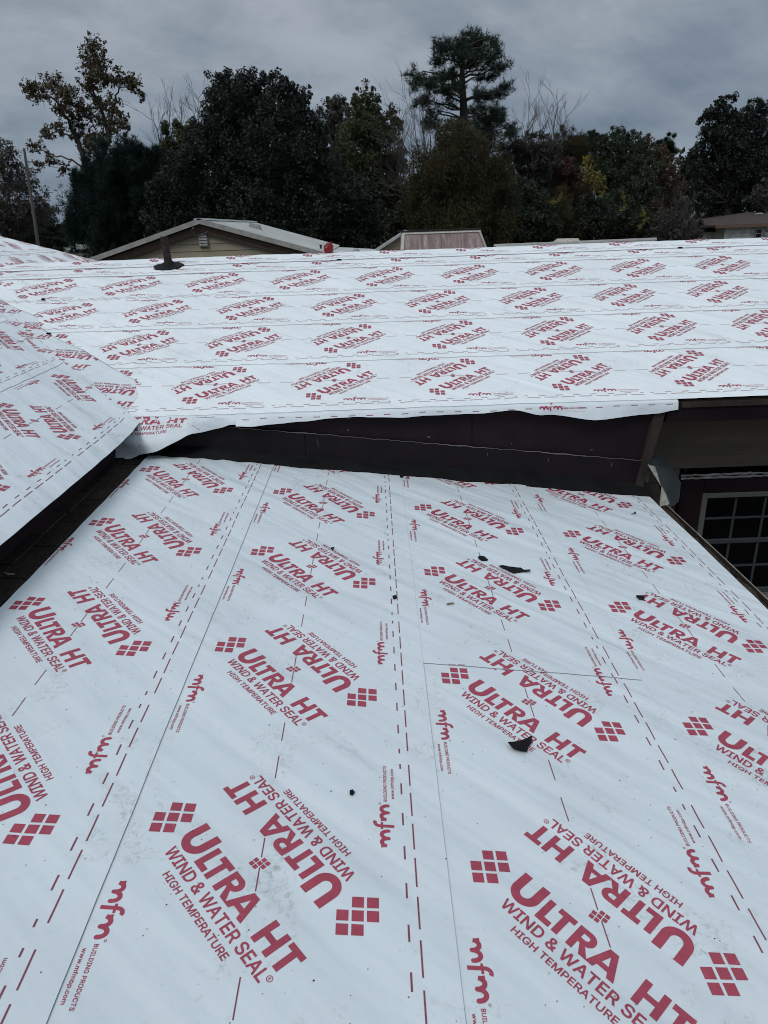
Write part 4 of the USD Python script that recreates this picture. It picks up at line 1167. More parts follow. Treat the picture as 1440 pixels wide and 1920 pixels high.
# bare twigs and olive bush by the magnolia
bare('bare_tree', 'bare branching tree left of the big magnolia top', (325, 300), 47, [(285, 225), (318, 200), (340, 215), (300, 245)], r0=0.07, seed=5)
bare('bare_tree', 'thin bare twigs touching the left shoulder of the big magnolia', (395, 260), 46, [(372, 185), (385, 205), (365, 215)], r0=0.05, seed=6, depth=4)
tree('olive_bush', 'olive-green bush between the juniper and the big magnolia', 'tree', (330, 330), 45, [(335, 265, 28), (355, 255, 20), (315, 290, 28), (370, 250, 18), (345, 295, 30), (300, 310, 24)], 12000, 0.15, 'leaf_olive', 'bark_grey', 0.12, 8, 0.7, 0.38, 0.3)
# big magnolia
MG = [(412, 170, 26), (440, 175, 30), (475, 170, 30), (510, 160, 22), (510, 145, 10), (540, 180, 26), (570, 178, 14), (420, 205, 34), (465, 215, 46), (520, 215, 42), (560, 225, 34), (400, 245, 36), (590, 255, 26), (600, 235, 16), (450, 270, 54), (520, 275, 54), (570, 285, 44), (380, 290, 40), (345, 320, 36),
      (330, 355, 40), (300, 395, 30), (305, 430, 28), (360, 370, 54), (420, 330, 56), (490, 335, 58), (560, 345, 54), (620, 330, 36), (640, 360, 34), (665, 385, 32), (690, 405, 26), (700, 430, 20), (640, 420, 46), (570, 410, 56), (490, 415, 58), (410, 415, 56), (350, 430, 44), (600, 450, 36), (670, 450, 34), (300, 360, 22)]
tree('magnolia', 'huge dark glossy magnolia behind the tan gabled house', 'tree', (500, 470), 37, MG, 120000, 0.14, 'leaf_magnolia', 'bark_dark', 0.42, 31, 0.36, 0.34, 0.6, aspect=0.5, fork=(500, 420))
# trees between magnolia and pine
tree('oak', 'grey-olive round-topped tree just right of the big magnolia, leaves thin', 'tree', (632, 400), 52, [(628, 195, 18), (640, 205, 18), (618, 215, 18), (632, 235, 24), (615, 255, 18), (640, 270, 24), (625, 300, 26)], 8000, 0.16, 'leaf_grey', 'bark_grey', 0.2, 41, 0.4, 0.4, 0.4, twigs=3)
tree('oak', 'full olive-green tree with rounded top between the big magnolia and the pine', 'tree', (690, 420), 50, [(685, 182, 20), (672, 200, 20), (700, 200, 20), (690, 225, 30), (668, 240, 26), (712, 240, 24), (735, 215, 12), (738, 245, 20), (680, 275, 40), (720, 290, 36), (650, 300, 30), (665, 330, 36), (710, 345, 40), (740, 310, 26), (690, 390, 44), (740, 380, 36)], 36000, 0.17, 'leaf_olive', 'bark_dark', 0.3, 42, 0.5, 0.36, 0.4)
tree('oak', 'dark shaded tree low between the big magnolia and the rusty shed', 'tree', (740, 450), 46, [(730, 400, 40), (750, 430, 40), (720, 445, 34), (770, 400, 34), (700, 360, 30), (790, 440, 34), (760, 350, 26)], 18000, 0.2, 'leaf_thicket', 'bark_dark', 0.2, 43, 0.8, 0.32, 0.4)
bare('twiggy_tree', 'grey twiggy leafless tree left of the tall pine', (778, 440), 44, [(755, 230), (775, 222), (795, 228), (745, 260), (808, 250), (770, 260), (790, 275)], r0=0.10, seed=9, depth=4, spread=0.6)
# pine
r = np.random.default_rng(77)
YP = 50
pn = thing('pine_tree', 'tall pine with open layered crown standing above all the other trees', 'tree')
tr = np.array([at(868, 470, YP), at(867, 300, YP), at(870, 215, YP), at(866, 140, YP), at(872, 75, YP)])
tr[0, 2] = ground_z(0, YP) - 0.2
ti = np.linspace(0, 1, 20); q = np.linspace(0, 1, 5)
trk = np.column_stack([np.interp(ti, q, tr[:, k]) for k in range(3)])
part(pn, 'trunk', tube(trk, np.linspace(0.42, 0.09, 20), 9), 'bark_dark', smooth=True)
PADS = [(880, 75, 22), (912, 72, 18), (925, 85, 16), (845, 90, 24), (825, 98, 16), (862, 82, 20), (900, 95, 24), (930, 110, 18), (820, 118, 10), (850, 112, 22), (890, 118, 22), (920, 130, 18), (940, 122, 10), (872, 68, 12),
        (790, 148, 16), (775, 143, 10), (815, 152, 16), (805, 165, 14), (835, 140, 16), (850, 140, 14), (905, 140, 14), (862, 168, 18), (840, 172, 12),
        (800, 195, 16), (785, 190, 10), (820, 205, 18), (805, 220, 16), (838, 190, 12), (930, 172, 14), (912, 180, 14), (945, 165, 10), (895, 178, 12), (895, 205, 18), (925, 210, 18), (945, 225, 16), (905, 235, 24), (870, 240, 24), (930, 250, 24), (952, 240, 12), (880, 265, 28), (915, 275, 24), (945, 275, 16), (955, 255, 10), (820, 235, 12)]
lb, pts = [], []
for (x, y, rad) in PADS:
    yy = YP + r.uniform(-1, 1) * 1.6
    c = at(x, y, yy); R = rad * YP / F_PX
    k = np.argmin(np.abs(trk[:, 2] - (c[2] - 0.35 * abs(c[0] - trk[10, 0]) * 0.3 - 0.2)))
    pp, rr = limb(trk[k], c, 0.07, 0.016, r, 0.2, 8, 0.16)
    lb.append(tube(pp, rr, 5, cap=False))
    c = c + r.standard_normal(3) * np.array([0.12, 0.3, 0.09])
    m = int(85 * (rad / 16) ** 2)
    d = rand_dirs(r, m)
    s = d * (R * (0.25 + 0.85 * r.random(m)))[:, None] * np.array([1, 1, 0.66])
    keep = meshkit.fbm((c + s) / 0.55, 2, 12) > 0.43
    pts.append((c + s)[keep])
    for _ in range(2):
        c2 = c + rand_dirs(r, 1)[0] * R * np.array([1.15, 1.1, 0.7])
        pts.append(c2 + r.standard_normal((14, 3)) * 0.16)
part(pn, 'limbs', cat(*lb), 'bark_dark', smooth=True)
part(pn, 'crown', needles(np.vstack(pts), 0.36, r, 11, 0.08), 'leaf_pine')
# brown-green cypress mass in front of the pine
CY = [(850, 262, 24), (835, 290, 34), (870, 285, 34), (815, 320, 36), (850, 325, 48), (895, 320, 40), (800, 360, 34), (840, 375, 56), (890, 370, 52), (925, 345, 34), (930, 385, 40), (800, 405, 36), (850, 425, 54), (905, 425, 50), (945, 420, 32), (790, 440, 26), (915, 300, 22), (940, 315, 18), (845, 240, 11), (862, 237, 9), (828, 264, 11), (888, 262, 12), (905, 282, 11), (808, 292, 12), (928, 305, 11), (945, 300, 9), (956, 340, 12), (788, 330, 11), (778, 372, 13), (955, 370, 12), (770, 410, 12)]
tree('cypress', 'broad brown-green feathery tree below the pine, behind the rusty shed', 'tree', (855, 460), 41, CY, 60000, 0.15, 'leaf_cypress', 'bark_dark', 0.26, 51, 0.4, 0.30, 0.5, fork=(855, 440), tall=1.9, out=1.3, aspect=0.34)
# bare pair right of the pine
bare('bare_tree', 'left one of the two bare trees right of the pine, pale and slender', (990, 300), 52, [(992, 205), (980, 232), (1000, 225)], r0=0.06, seed=14, depth=4, spread=0.5)
bare('bare_tree', 'right one of the two bare trees right of the pine, fan-shaped', (1020, 300), 52, [(1045, 198), (1062, 220), (1030, 215), (1012, 245)], r0=0.07, seed=15, depth=4, spread=0.55)
# mixed edge of the wood on the right
mix = [
    ('wood_tree', 'grey thin-leaved tree under the bare pair', (1000, 440), 50, [(985, 270, 22), (1010, 275, 22), (970, 295, 24), (1000, 305, 30), (1030, 300, 22), (990, 340, 34), (1015, 350, 30)], 9000, 0.24, 'leaf_grey', 61),
    ('wood_tree', 'dark green tree left of the yellow vine, low crown', (990, 460), 45, [(965, 360, 28), (985, 385, 34), (960, 410, 34), (1005, 410, 34), (1000, 440, 34), (960, 445, 30), (1030, 440, 28)], 12000, 0.26, 'leaf_green', 62),
    ('wood_tree', 'brown-green rounded tree directly left of the yellow vine', (1060, 450), 54, [(1060, 272, 26), (1040, 290, 26), (1085, 280, 26), (1060, 310, 36), (1035, 330, 32), (1080, 340, 36), (1050, 370, 40), (1085, 390, 36)], 14000, 0.26, 'leaf_cypress', 63),
    ('wood_tree', 'small-crowned pine top standing level with the wood above the yellow vine', (1105, 420), 56, [(1105, 258, 14), (1120, 268, 16), (1095, 275, 18), (1115, 290, 26)], 5000, 0.26, 'leaf_pine', 64),
    ('wood_tree', 'broad dark green tree right of the yellow vine', (1150, 450), 55, [(1145, 262, 18), (1165, 258, 18), (1185, 265, 18), (1150, 285, 28), (1180, 290, 30), (1205, 280, 20), (1160, 320, 40), (1200, 320, 34), (1130, 330, 30), (1170, 365, 44), (1210, 365, 34)], 17000, 0.25, 'leaf_green', 65),
    ('wood_tree', 'brownish tree at the right end of the wood, before the right magnolia', (1235, 440), 55, [(1215, 268, 16), (1225, 290, 22), (1240, 320, 26), (1225, 350, 34), (1255, 350, 26), (1245, 385, 34), (1215, 400, 36)], 11000, 0.25, 'leaf_rust', 66),
    ('wood_tree', 'small round pine poking out at the right end of the wood', (1245, 420), 60, [(1250, 270, 14), (1240, 280, 14), (1258, 282, 11), (1245, 295, 14)], 3500, 0.26, 'leaf_pine', 67),
    ('wood_tree', 'reddish leaved tree inside the wood left of the yellow vine', (1068, 440), 50, [(1065, 318, 20), (1055, 335, 18), (1075, 335, 16)], 2600, 0.22, 'leaf_red', 68),
    ('wood_tree', 'mid-green low tree at the foot of the wood below the yellow vine', (1110, 460), 47, [(1090, 420, 34), (1120, 400, 34), (1150, 420, 36), (1060, 440, 32), (1110, 445, 34), (1170, 440, 32), (1190, 410, 30)], 13000, 0.25, 'leaf_thicket', 69),
    ('wood_tree', 'brown twiggy low tree left of the grey brushy shrub', (1040, 460), 46, [(1040, 410, 28), (1055, 385, 24), (1030, 440, 28), (1065, 430, 26)], 6000, 0.22, 'leaf_cypress', 70),
    ('wood_tree', 'green shrubby tree at the right foot of the wood under the grey brushy shrub', (1320, 455), 47, [(1300, 440, 20), (1315, 430, 16), (1285, 448, 16), (1325, 445, 14)], 4500, 0.2, 'leaf_green', 71),
]
for nm, lab, bp, Y_, bl, n_, sz, lm, sd_ in mix:
    tree(nm, lab, 'tree', bp, Y_, bl, int(n_ * 1.5), sz * 0.68, lm, 'bark_dark', 0.18, sd_, 0.5, 0.37, 0.45, kind='needle' if lm in ('leaf_pine', 'leaf_cypress') else 'leaf', twigs=1)
tree('vine', 'bright yellow leafy vine climbing through the wood', 'vine', (1110, 400), 46, [(1100, 300, 9), (1102, 318, 11), (1112, 330, 12), (1122, 338, 12), (1118, 352, 9), (1128, 362, 6), (1098, 335, 7), (1134, 350, 6)], 700, 0.13, 'leaf_yellow', 'bark_dark', 0.04, 80, 0.2, 0.4, 0.3, limbs=False, aspect=0.7)
tree('vine', 'small yellow leaf spray low in the wood, left of the bright vine', 'vine', (1045, 420), 44, [(1050, 370, 7), (1040, 378, 6), (1032, 380, 5)], 110, 0.12, 'leaf_yellow', 'bark_dark', 0.03, 81, 0.4, 0.3, 0.1, limbs=False)
tree('vine', 'small yellow leaf spray low in the wood, right of the bright vine', 'vine', (1170, 420), 44, [(1168, 370, 7), (1172, 385, 5), (1166, 392, 5)], 110, 0.12, 'leaf_yellow', 'bark_dark', 0.03, 82, 0.4, 0.3, 0.1, limbs=False)
tree('vine', 'thin yellowish stem of leaves beside the grey brushy shrub', 'vine', (1205, 430), 44, [(1205, 400, 7), (1208, 415, 7), (1200, 425, 6)], 130, 0.11, 'leaf_yellow', 'bark_dark', 0.03, 83, 0.4, 0.35, 0.1, limbs=False)
# brushy shrub
bare('brushy_shrub', 'grey brushy leafless shrub in front of the wood at the right', (1265, 455), 43, [(1240, 400), (1258, 385), (1275, 375), (1290, 385), (1300, 405), (1250, 410), (1282, 405), (1235, 425), (1305, 425)], r0=0.045, seed=18, depth=4, spread=0.55)
tree('shrub_leaves', 'thin grey-brown leafy bush round the brushy shrub', 'bush', (1262, 455), 43.5, [(1250, 410, 22), (1275, 400, 24), (1260, 435, 26), (1290, 425, 20), (1240, 440, 18)], 3000, 0.16, 'leaf_grey', 'bark_grey', 0.04, 19, 0.6, 0.42, 0.2, limbs=False)
# right magnolia
MR = [(1362, 200, 18), (1345, 215, 22), (1330, 232, 20), (1320, 245, 12), (1375, 225, 24), (1400, 215, 20), (1415, 200, 14), (1430, 210, 22), (1355, 250, 26), (1400, 250, 28), (1435, 245, 24), (1340, 275, 26), (1320, 290, 18), (1300, 285, 10), (1375, 285, 36), (1425, 285, 32), (1310, 310, 26), (1290, 320, 14), (1345, 320, 36), (1395, 325, 40), (1440, 325, 34), (1300, 345, 24), (1335, 360, 34), (1385, 365, 38), (1435, 365, 32), (1310, 380, 26), (1350, 395, 28), (1460, 280, 40), (1470, 350, 40), (1280, 340, 12)]
tree('magnolia', 'dark magnolia at the right picture edge, rising behind the white house', 'tree', (1365, 430), 56, MR, 60000, 0.17, 'leaf_magnolia', 'bark_dark', 0.36, 91, 0.55, 0.38, 0.55, fork=(1368, 380), aspect=0.55)
tree('corner_tree', 'small pale-flecked tree at the right picture edge under the right magnolia', 'tree', (1432, 400), 50, [(1432, 350, 16), (1420, 370, 16), (1440, 375, 18), (1430, 390, 16)], 2600, 0.2, 'leaf_grey', 'bark_grey', 0.1, 92, 0.6, 0.4, 0.3)
# far wood behind everything
r = np.random.default_rng(5)
bl = []
for x in np.arange(-90, 92, 3.2):
    Yf = 96 + r.uniform(-8, 16)
    g = ground_z(x, Yf)
    top = r.uniform(5.0, 8.5) if x > -38 else r.uniform(3.5, 6.0)
    for z in np.arange(1.2, top, 1.7):
        bl.append((np.array([x + r.uniform(-1, 1), Yf + r.uniform(-2, 2), g + z]), r.uniform(1.6, 2.6)))
p = fill(bl, 42000, r, 1.6, 0.34, 0.4, 3)
single('far_wood', leaves(p, 0.75, r, 0.6), 'leaf_thicket', 'distant dark wood closing the view behind the trees', 'wood', kind='stuff')

# ------------------------------------------------------------------ neighbouring buildings
h1 = thing('neighbour_house', 'tan sided neighbour house with brown gable and pale metal roof', 'house')
Y0, Y1, XA, ZA, sl = 22.0, 32.2, -4.935, 1.85, 0.289
xl_, xr_ = XA - 4.3, XA + 3.56
zA = lambda x: ZA - sl * abs(x - XA)
g0 = -3.05
# gable boards
z = -0.6
while z < ZA - 0.22:
    z1_ = z + 0.2
    hw = lambda zz: (ZA - 0.14 - zz) / sl
    a_, b_ = hw(z), max(hw(z1_), 0.02)
    q = [(max(XA - a_, xl_ + 0.5), Y0 + 0.28, z), (min(XA + a_, xr_ - 0.3), Y0 + 0.28, z), (min(XA + b_, xr_ - 0.3), Y0 + 0.3, z1_), (max(XA - b_, xl_ + 0.5), Y0 + 0.3, z1_)]
    q = np.array(q)
    part(h1, 'siding_board', hexa(np.vstack([q, q + [0, 0.03, 0]])), 'tan_siding')
    z = z1_
part(h1, 'wall', boxm(xl_ + 0.5, xr_ - 0.3, Y0 + 0.34, Y1 - 0.3, g0, 0.62), 'tan_siding')
part(h1, 'wall', hexa([(xl_ + 0.6, Y0 + 0.36, 0.62), (xr_ - 0.4, Y0 + 0.36, 0.62), (XA + 0.1, Y0 + 0.36, ZA - 0.2), (XA - 0.1, Y0 + 0.36, ZA - 0.2), (xl_ + 0.6, Y1 - 0.3, 0.62), (xr_ - 0.4, Y1 - 0.3, 0.62), (XA + 0.1, Y1 - 0.3, ZA - 0.2), (XA - 0.1, Y1 - 0.3, ZA - 0.2)]), 'tan_siding')
for s, xe_ in ((1, xr_), (-1, xl_)):
    xs_ = np.linspace(XA, xe_, 2)
    nP = 22
    ys_ = np.linspace(Y0, Y1, nP + 1)
    for k in range(nP):
        q = np.array([(XA, ys_[k] + 0.004, ZA), (xe_, ys_[k] + 0.004, zA(xe_)), (xe_, ys_[k + 1] - 0.004, zA(xe_)), (XA, ys_[k + 1] - 0.004, ZA)])
        part(h1, 'roof_panel', slab(q, 0.03), 'white_metal_roof')
        rib = np.array([(XA, ys_[k] - 0.012, ZA + 0.018), (xe_, ys_[k] - 0.012, zA(xe_) + 0.018), (xe_, ys_[k] + 0.012, zA(xe_) + 0.018), (XA, ys_[k] + 0.012, ZA + 0.018)])
        part(h1, 'seam', slab(rib, 0.03), 'white_metal_roof')
    q = [(XA, Y0 - 0.03, ZA + 0.03), (xe_, Y0 - 0.03, zA(xe_) + 0.03), (xe_, Y0 - 0.03, zA(xe_) - 0.11), (XA, Y0 - 0.03, ZA - 0.11)]
    q = np.array(q)
    part(h1, 'rake_trim', hexa(np.vstack([q, q + [0, 0.05, 0]])), 'rake_metal')
    q = np.array([(XA, Y0 + 0.16, ZA - 0.13), (xe_, Y0 + 0.16, zA(xe_) - 0.13), (xe_, Y0 + 0.16, zA(xe_) - 0.34), (XA, Y0 + 0.16, ZA - 0.34)])
    part(h1, 'rake_board', hexa(np.vstack([q, q + [0, 0.04, 0]])), 'brown_fascia')
part(h1, 'ridge_cap', boxm(XA - 0.14, XA + 0.14, Y0 - 0.03, Y1, ZA - 0.01, ZA + 0.035), 'white_metal_roof')
vq = at(380, 448, Y0 + 0.2)
gv = part(h1, 'gable_vent', boxm(vq[0] - 0.13, vq[0] + 0.13, Y0 + 0.22, Y0 + 0.27, vq[2] - 0.22, vq[2] + 0.18), 'rake_metal')
for k in range(5):
    zz = vq[2] - 0.18 + k * 0.075
    part(h1, 'vent_slat', hexa([(vq[0] - 0.11, Y0 + 0.19, zz), (vq[0] + 0.11, Y0 + 0.19, zz), (vq[0] + 0.11, Y0 + 0.215, zz + 0.05), (vq[0] - 0.11, Y0 + 0.215, zz + 0.05), (vq[0] - 0.11, Y0 + 0.20, zz - 0.006), (vq[0] + 0.11, Y0 + 0.20, zz - 0.006), (vq[0] + 0.11, Y0 + 0.219, zz + 0.044), (vq[0] - 0.11, Y0 + 0.219, zz + 0.044)]), 'rake_metal')
for px_, py_, s_ in ((478, 421, 0.20),):
    c = at(px_, py_, 26.0); c[2] = zA(c[0]) + 0.02
    part(h1, 'roof_vent', hexa([(c[0] - s_, c[1] - s_, c[2]), (c[0] + s_, c[1] - s_, c[2] - 0.1), (c[0] + s_, c[1] + s_, c[2] - 0.1), (c[0] - s_, c[1] + s_, c[2]), (c[0] - s_ * .8, c[1] - s_ * .8, c[2] + 0.17), (c[0] + s_ * .8, c[1] - s_ * .8, c[2] + 0.1), (c[0] + s_ * .8, c[1] + s_ * .8, c[2] + 0.1), (c[0] - s_ * .8, c[1] + s_ * .8, c[2] + 0.17)]), 'vent_grey')
c = at(601, 455, 24.0)
part(h1, 'roof_vent', tube([(c[0], 24, zA(c[0]) - 0.03), (c[0], 24, zA(c[0]) + 0.09), (c[0], 24, zA(c[0]) + 0.13)], [0.03, 0.03, 0.05], 8), 'pipe_metal')
# low porch roof continuing to the right
zp = lambda x: 0.80 - 0.085 * (x + 1.6)
for k in range(8):
    ya, yb = 25.0 + k * 0.75, 25.0 + (k + 1) * 0.75 - 0.008
    part(h1, 'porch_roof_panel', slab([(-1.9, ya, zp(-1.9)), (1.4, ya, zp(1.4)), (1.4, yb, zp(1.4)), (-1.9, yb, zp(-1.9))], 0.05), 'white_metal_roof')
part(h1, 'porch_fascia', hexa([(-1.9, 24.95, zp(-1.9)), (1.4, 24.95, zp(1.4)), (1.4, 24.95, zp(1.4) - 0.18), (-1.9, 24.95, zp(-1.9) - 0.18), (-1.9, 24.99, zp(-1.9)), (1.4, 24.99, zp(1.4)), (1.4, 24.99, zp(1.4) - 0.18), (-1.9, 24.99, zp(-1.9) - 0.18)]), 'vent_grey')
part(h1, 'porch_wall', boxm(-1.7, 1.2, 25.3, 30.5, g0, 0.45), 'tan_siding')
c = at(668, 474, 25.2)
part(h1, 'roof_vent', trimesh.creation.icosphere(2, 0.13).apply_scale([1, 1, 0.9]).apply_translation((c[0], 25.2, zp(c[0]) + 0.02)), 'vent_grey', smooth=True)
# service cable and bracket on the gable
cb = thing('service_cable', 'slack black service cable reaching the peak of the tan gable', 'cable')
e0, e1 = at(362, 428, Y0 - 0.1), at(196, 462, 70)
tt_ = np.linspace(0, 1, 30)[:, None]
q = e0 + (e1 - e0) * tt_; q[:, 2] -= 0.9 * (4 * tt_ * (1 - tt_))[:, 0] * 0.5
part(cb, 'cable', tube(q, 0.022, 4), 'vent_grey')
a0_, a1_, a2_ = at(357, 432, Y0 - 0.02), at(372, 443, Y0 - 0.05), at(391, 434, Y0 - 0.02)
part(cb, 'drip_loop', tube([a0_, (a0_ + a1_) / 2 - [0, 0, .05], a1_, (a1_ + a2_) / 2 - [0, 0, 0.02], a2_], 0.018, 5), 'wire')

# steep streaked shed
sh = thing('shed', 'small steep shed with stained mauve-grey roof and pale edge trim', 'shed')
xa, xb = 1.02, 3.80
zr_, ze_ = 1.30, -0.35
ye, yr_ = 25.2, 26.6
ends = np.linspace(xa, xb, 5)
o = lambda zz: (zr_ - zz) / (zr_ - ze_)
for k in range(4):
    x0, x1 = ends[k] + 0.004, ends[k + 1] - 0.004
    ex0, ex1 = x0 - 0.42 * 0 , x1
    part(sh, 'roof_panel', slab([(x0, yr_, zr_), (x1, yr_, zr_), (x1 + 0.5 * (k == 3), ye, ze_), (x0 - 0.18 * (k == 0), ye, ze_)], 0.04), 'streaked_roof')
part(sh, 'roof_panel', slab([(xa, yr_ + 0.004, zr_), (xb, yr_ + 0.004, zr_), (xb + 0.5, 2 * yr_ - ye, ze_), (xa - 0.18, 2 * yr_ - ye, ze_)], 0.04), 'streaked_roof')
part(sh, 'ridge_cap', boxm(xa - 0.06, xb + 0.03, yr_ - 0.09, yr_ + 0.09, zr_ - 0.005, zr_ + 0.045, bevel=0.01), 'dark_roof')
part(sh, 'edge_trim', slab([(xa + 0.02, yr_ - 0.1, zr_ - 0.08), (xa + 0.13, yr_ - 0.1, zr_ - 0.08), (xa - 0.06, ye, ze_ + 0.022), (xa - 0.18, ye, ze_ + 0.022)], 0.03).apply_translation((0, -0.012, 0.02)), 'aged_metal_face')
part(sh, 'edge_trim', slab([(xb - 0.06, yr_ - 0.1, zr_ - 0.09), (xb, yr_ - 0.1, zr_ - 0.09), (xb + 0.5, ye, ze_ + 0.022), (xb + 0.43, ye, ze_ + 0.022)], 0.03).apply_translation((0, -0.012, 0.02)), 'rake_metal')
part(sh, 'edge_trim', slab([(xa + 0.03, yr_ - 0.02, zr_ + 0.005), (xb, yr_ - 0.02, zr_ + 0.005), (xb + 0.02, yr_ - 0.09, zr_ - 0.075), (xa + 0.02, yr_ - 0.09, zr_ - 0.075)], 0.03).apply_translation((0, -0.02, 0.0)), 'aged_metal_face')
q = np.array([(xa + 0.02, yr_, zr_ - 0.05), (xa - 0.12, ye + 0.1, ze_ - 0.02), (xa - 0.12, 2 * yr_ - ye - 0.1, ze_ - 0.02)])
part(sh, 'gable', sheet_quad(q, 0.03), 'vent_grey')
part(sh, 'wall', boxm(xa - 0.1, xb + 0.4, ye + 0.15, 2 * yr_ - ye - 0.15, g0, ze_ - 0.03), 'tan_siding')
# tan outbuilding behind the shed
ob = thing('outbuilding', 'little tan sided outbuilding half hidden behind the streaked shed', 'shed')
t0, t1 = at(722, 460, 29), at(748, 443, 29)
sl2 = (t1[2] - t0[2]) / (t1[0] - t0[0])
z = -0.6
xm, zm = 1.35, t1[2] + sl2 * (1.35 - t1[0])
while z < zm - 0.12:
    z1_ = z + 0.14
    a_, b_ = (zm - 0.06 - z) / sl2, max((zm - 0.06 - z1_) / sl2, 0.02)
    a_, b_ = min(a_, 1.3), min(b_, 1.3)
    q = np.array([(xm - a_, 29.1, z), (xm + a_, 29.1, z), (xm + b_, 29.12, z1_), (xm - b_, 29.12, z1_)])
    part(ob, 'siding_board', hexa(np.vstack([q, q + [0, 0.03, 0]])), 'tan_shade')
    z = z1_
for s in (-1, 1):
    q = [(xm, 28.95, zm + 0.03), (xm + s * 1.6, 28.95, zm + 0.03 - sl2 * 1.6), (xm + s * 1.6, 31.5, zm + 0.03 - sl2 * 1.6), (xm, 31.5, zm + 0.03)]
    part(ob, 'roof', slab(q, 0.06), 'rake_metal')
part(ob, 'wall', boxm(xm - 1.2, xm + 1.2, 29.2, 31.3, g0, min(zm - sl2 * 1.3, 0.5)), 'tan_siding')
# long low roof to the right
lr = thing('low_building', 'long low building whose pale roof edge shows just above the white ridge', 'building')
za = 0.842
for k in range(10):
    x0, x1 = 3.6 + k * 0.465, 3.6 + (k + 1) * 0.465 - 0.006
    part(lr, 'roof_panel', slab([(x0, 22.0, za + 0.02), (x1, 22.0, za + 0.02), (x1, 24.5, za - 0.25), (x0, 24.5, za - 0.25)], 0.05), 'white_metal_roof')
    part(lr, 'roof_panel', slab([(x0, 19.8, za - 0.25), (x1, 19.8, za - 0.25), (x1, 21.995, za + 0.02), (x0, 21.995, za + 0.02)], 0.05), 'white_metal_roof')
part(lr, 'ridge_roll', tube([(3.55, 22.0, za + 0.02), (8.3, 22.0, za + 0.045)], 0.055, 8), 'rake_metal')
part(lr, 'wall', boxm(3.8, 8.1, 20.0, 24.3, g0, za - 0.28), 'tan_siding')
c = at(1065, 455, 22.1)
part(lr, 'roof_hood', hexa([(c[0] - 0.36, 22.0, za), (c[0] + 0.36, 22.0, za), (c[0] + 0.36, 22.8, za), (c[0] - 0.36, 22.8, za), (c[0] - 0.18, 22.1, za + 0.15), (c[0] + 0.30, 22.1, za + 0.15), (c[0] + 0.30, 22.7, za + 0.15), (c[0] - 0.18, 22.7, za + 0.15)]), 'aged_metal_face')

# white house at the right
wh = thing('white_house', 'white painted brick house with low brown shingle roof at the right edge', 'house')
Yw = 45.0
A0, A1 = at(1360, 425, Yw), at(1440, 420, Yw)
zt = A0[2] + 0.02
for k in range(14):
    zz = zt - (k + 1) * 0.2
    off = 0.2 * (k % 2)
    x = A0[0]
    while x < 29:
        L = min(0.4 - (off if x == A0[0] else 0), 29 - x)
        wx0, wx1 = at(1418, 440, Yw)[0], at(1428, 440, Yw)[0]
        if zz < 0.9 and zz > -0.9 and x + L > wx0 and x < wx1:
            x += L
            continue
        part(wh, 'block', boxm(x + 0.006, x + L - 0.006, Yw + (0.004 if (k * 7 + int(x * 10)) % 3 else 0.0), Yw + 0.15, zz + 0.006, zz + 0.194), 'brick_white')
        x += L
    if k > 6: break
part(wh, 'wall', boxm(A0[0] + 0.02, 28.9, Yw + 0.16, 53, g0, zt - 0.02), 'brick_white')
e0 = at(1345, 424, Yw - 0.7)
ez = zt + 0.08
rpk = at(1420, 397, 50)
part(wh, 'roof', slab([(e0[0], Yw - 0.45, ez), (29.5, Yw - 0.45, ez), (29.5, 50, rpk[2]), (rpk[0] - 0.6, 50, rpk[2])], 0.12), 'brown_roof')
part(wh, 'roof', slab([(e0[0], Yw - 0.45, ez + 0.002), (rpk[0] - 0.6, 50, rpk[2] + 0.002), (e0[0] + 0.8, 56, ez), (e0[0], 56, ez)], 0.12), 'brown_roof')
part(wh, 'roof', slab([(rpk[0] - 0.6, 50.01, rpk[2]), (29.5, 50.01, rpk[2]), (29.5, 55.5, ez), (e0[0], 55.5, ez)], 0.12), 'brown_roof')
part(wh, 'eave_board', boxm(e0[0], e0[0] + 3.2, Yw - 0.485, Yw - 0.46, ez - 0.16, ez - 0.01), 'rust_eave')
part(wh, 'eave_board', boxm(e0[0] + 3.2, 29.5, Yw - 0.485, Yw - 0.46, ez - 0.16, ez - 0.01), 'brown_fascia')
wA, wB = at(1419, 430, Yw), at(1427, 446, Yw)
for k in range(2):
    z1_ = wA[2] - k * (wA[2] - wB[2]) * 0.5 - 0.02
    z0_ = wA[2] - (k + 1) * (wA[2] - wB[2]) * 0.5 + 0.02
    part(wh, 'window_pane', boxm(wA[0] + 0.02, wB[0] - 0.0, Yw + 0.06, Yw + 0.08, z0_, z1_), 'dark_glass')
    for fr_ in ((wA[0] - 0.02, wA[0] + 0.015, z0_ - 0.02, z1_ + 0.02), (wB[0] + 0.005, wB[0] + 0.04, z0_ - 0.02, z1_ + 0.02), (wA[0] + 0.016, wB[0] + 0.004, z1_, z1_ + 0.03), (wA[0] + 0.016, wB[0] + 0.004, z0_ - 0.012, z0_)):
        part(wh, 'window_frame', boxm(fr_[0], fr_[1], Yw + 0.03, Yw + 0.1, fr_[2], fr_[3]), 'brick_white')
c = at(1424, 402, 49)
part(wh, 'roof_vent', hexa([(c[0] - .25, 49, c[2] - .1), (c[0] + .25, 49, c[2] - .1), (c[0] + .25, 49.4, c[2] - .02), (c[0] - .25, 49.4, c[2] - .02), (c[0] - .22, 49.05, c[2] + .06), (c[0] + .25, 49.05, c[2] + .08), (c[0] + .25, 49.35, c[2] + .1), (c[0] - .22, 49.35, c[2] + .08)]), 'aged_metal_face')
gs = thing('garage', 'small dark-roofed garage with pale board wall left of the white house', 'garage')
B0, B1 = at(1318, 436, 46.5), at(1350, 436, 46.5)
rt_ = at(1325, 417, 49)
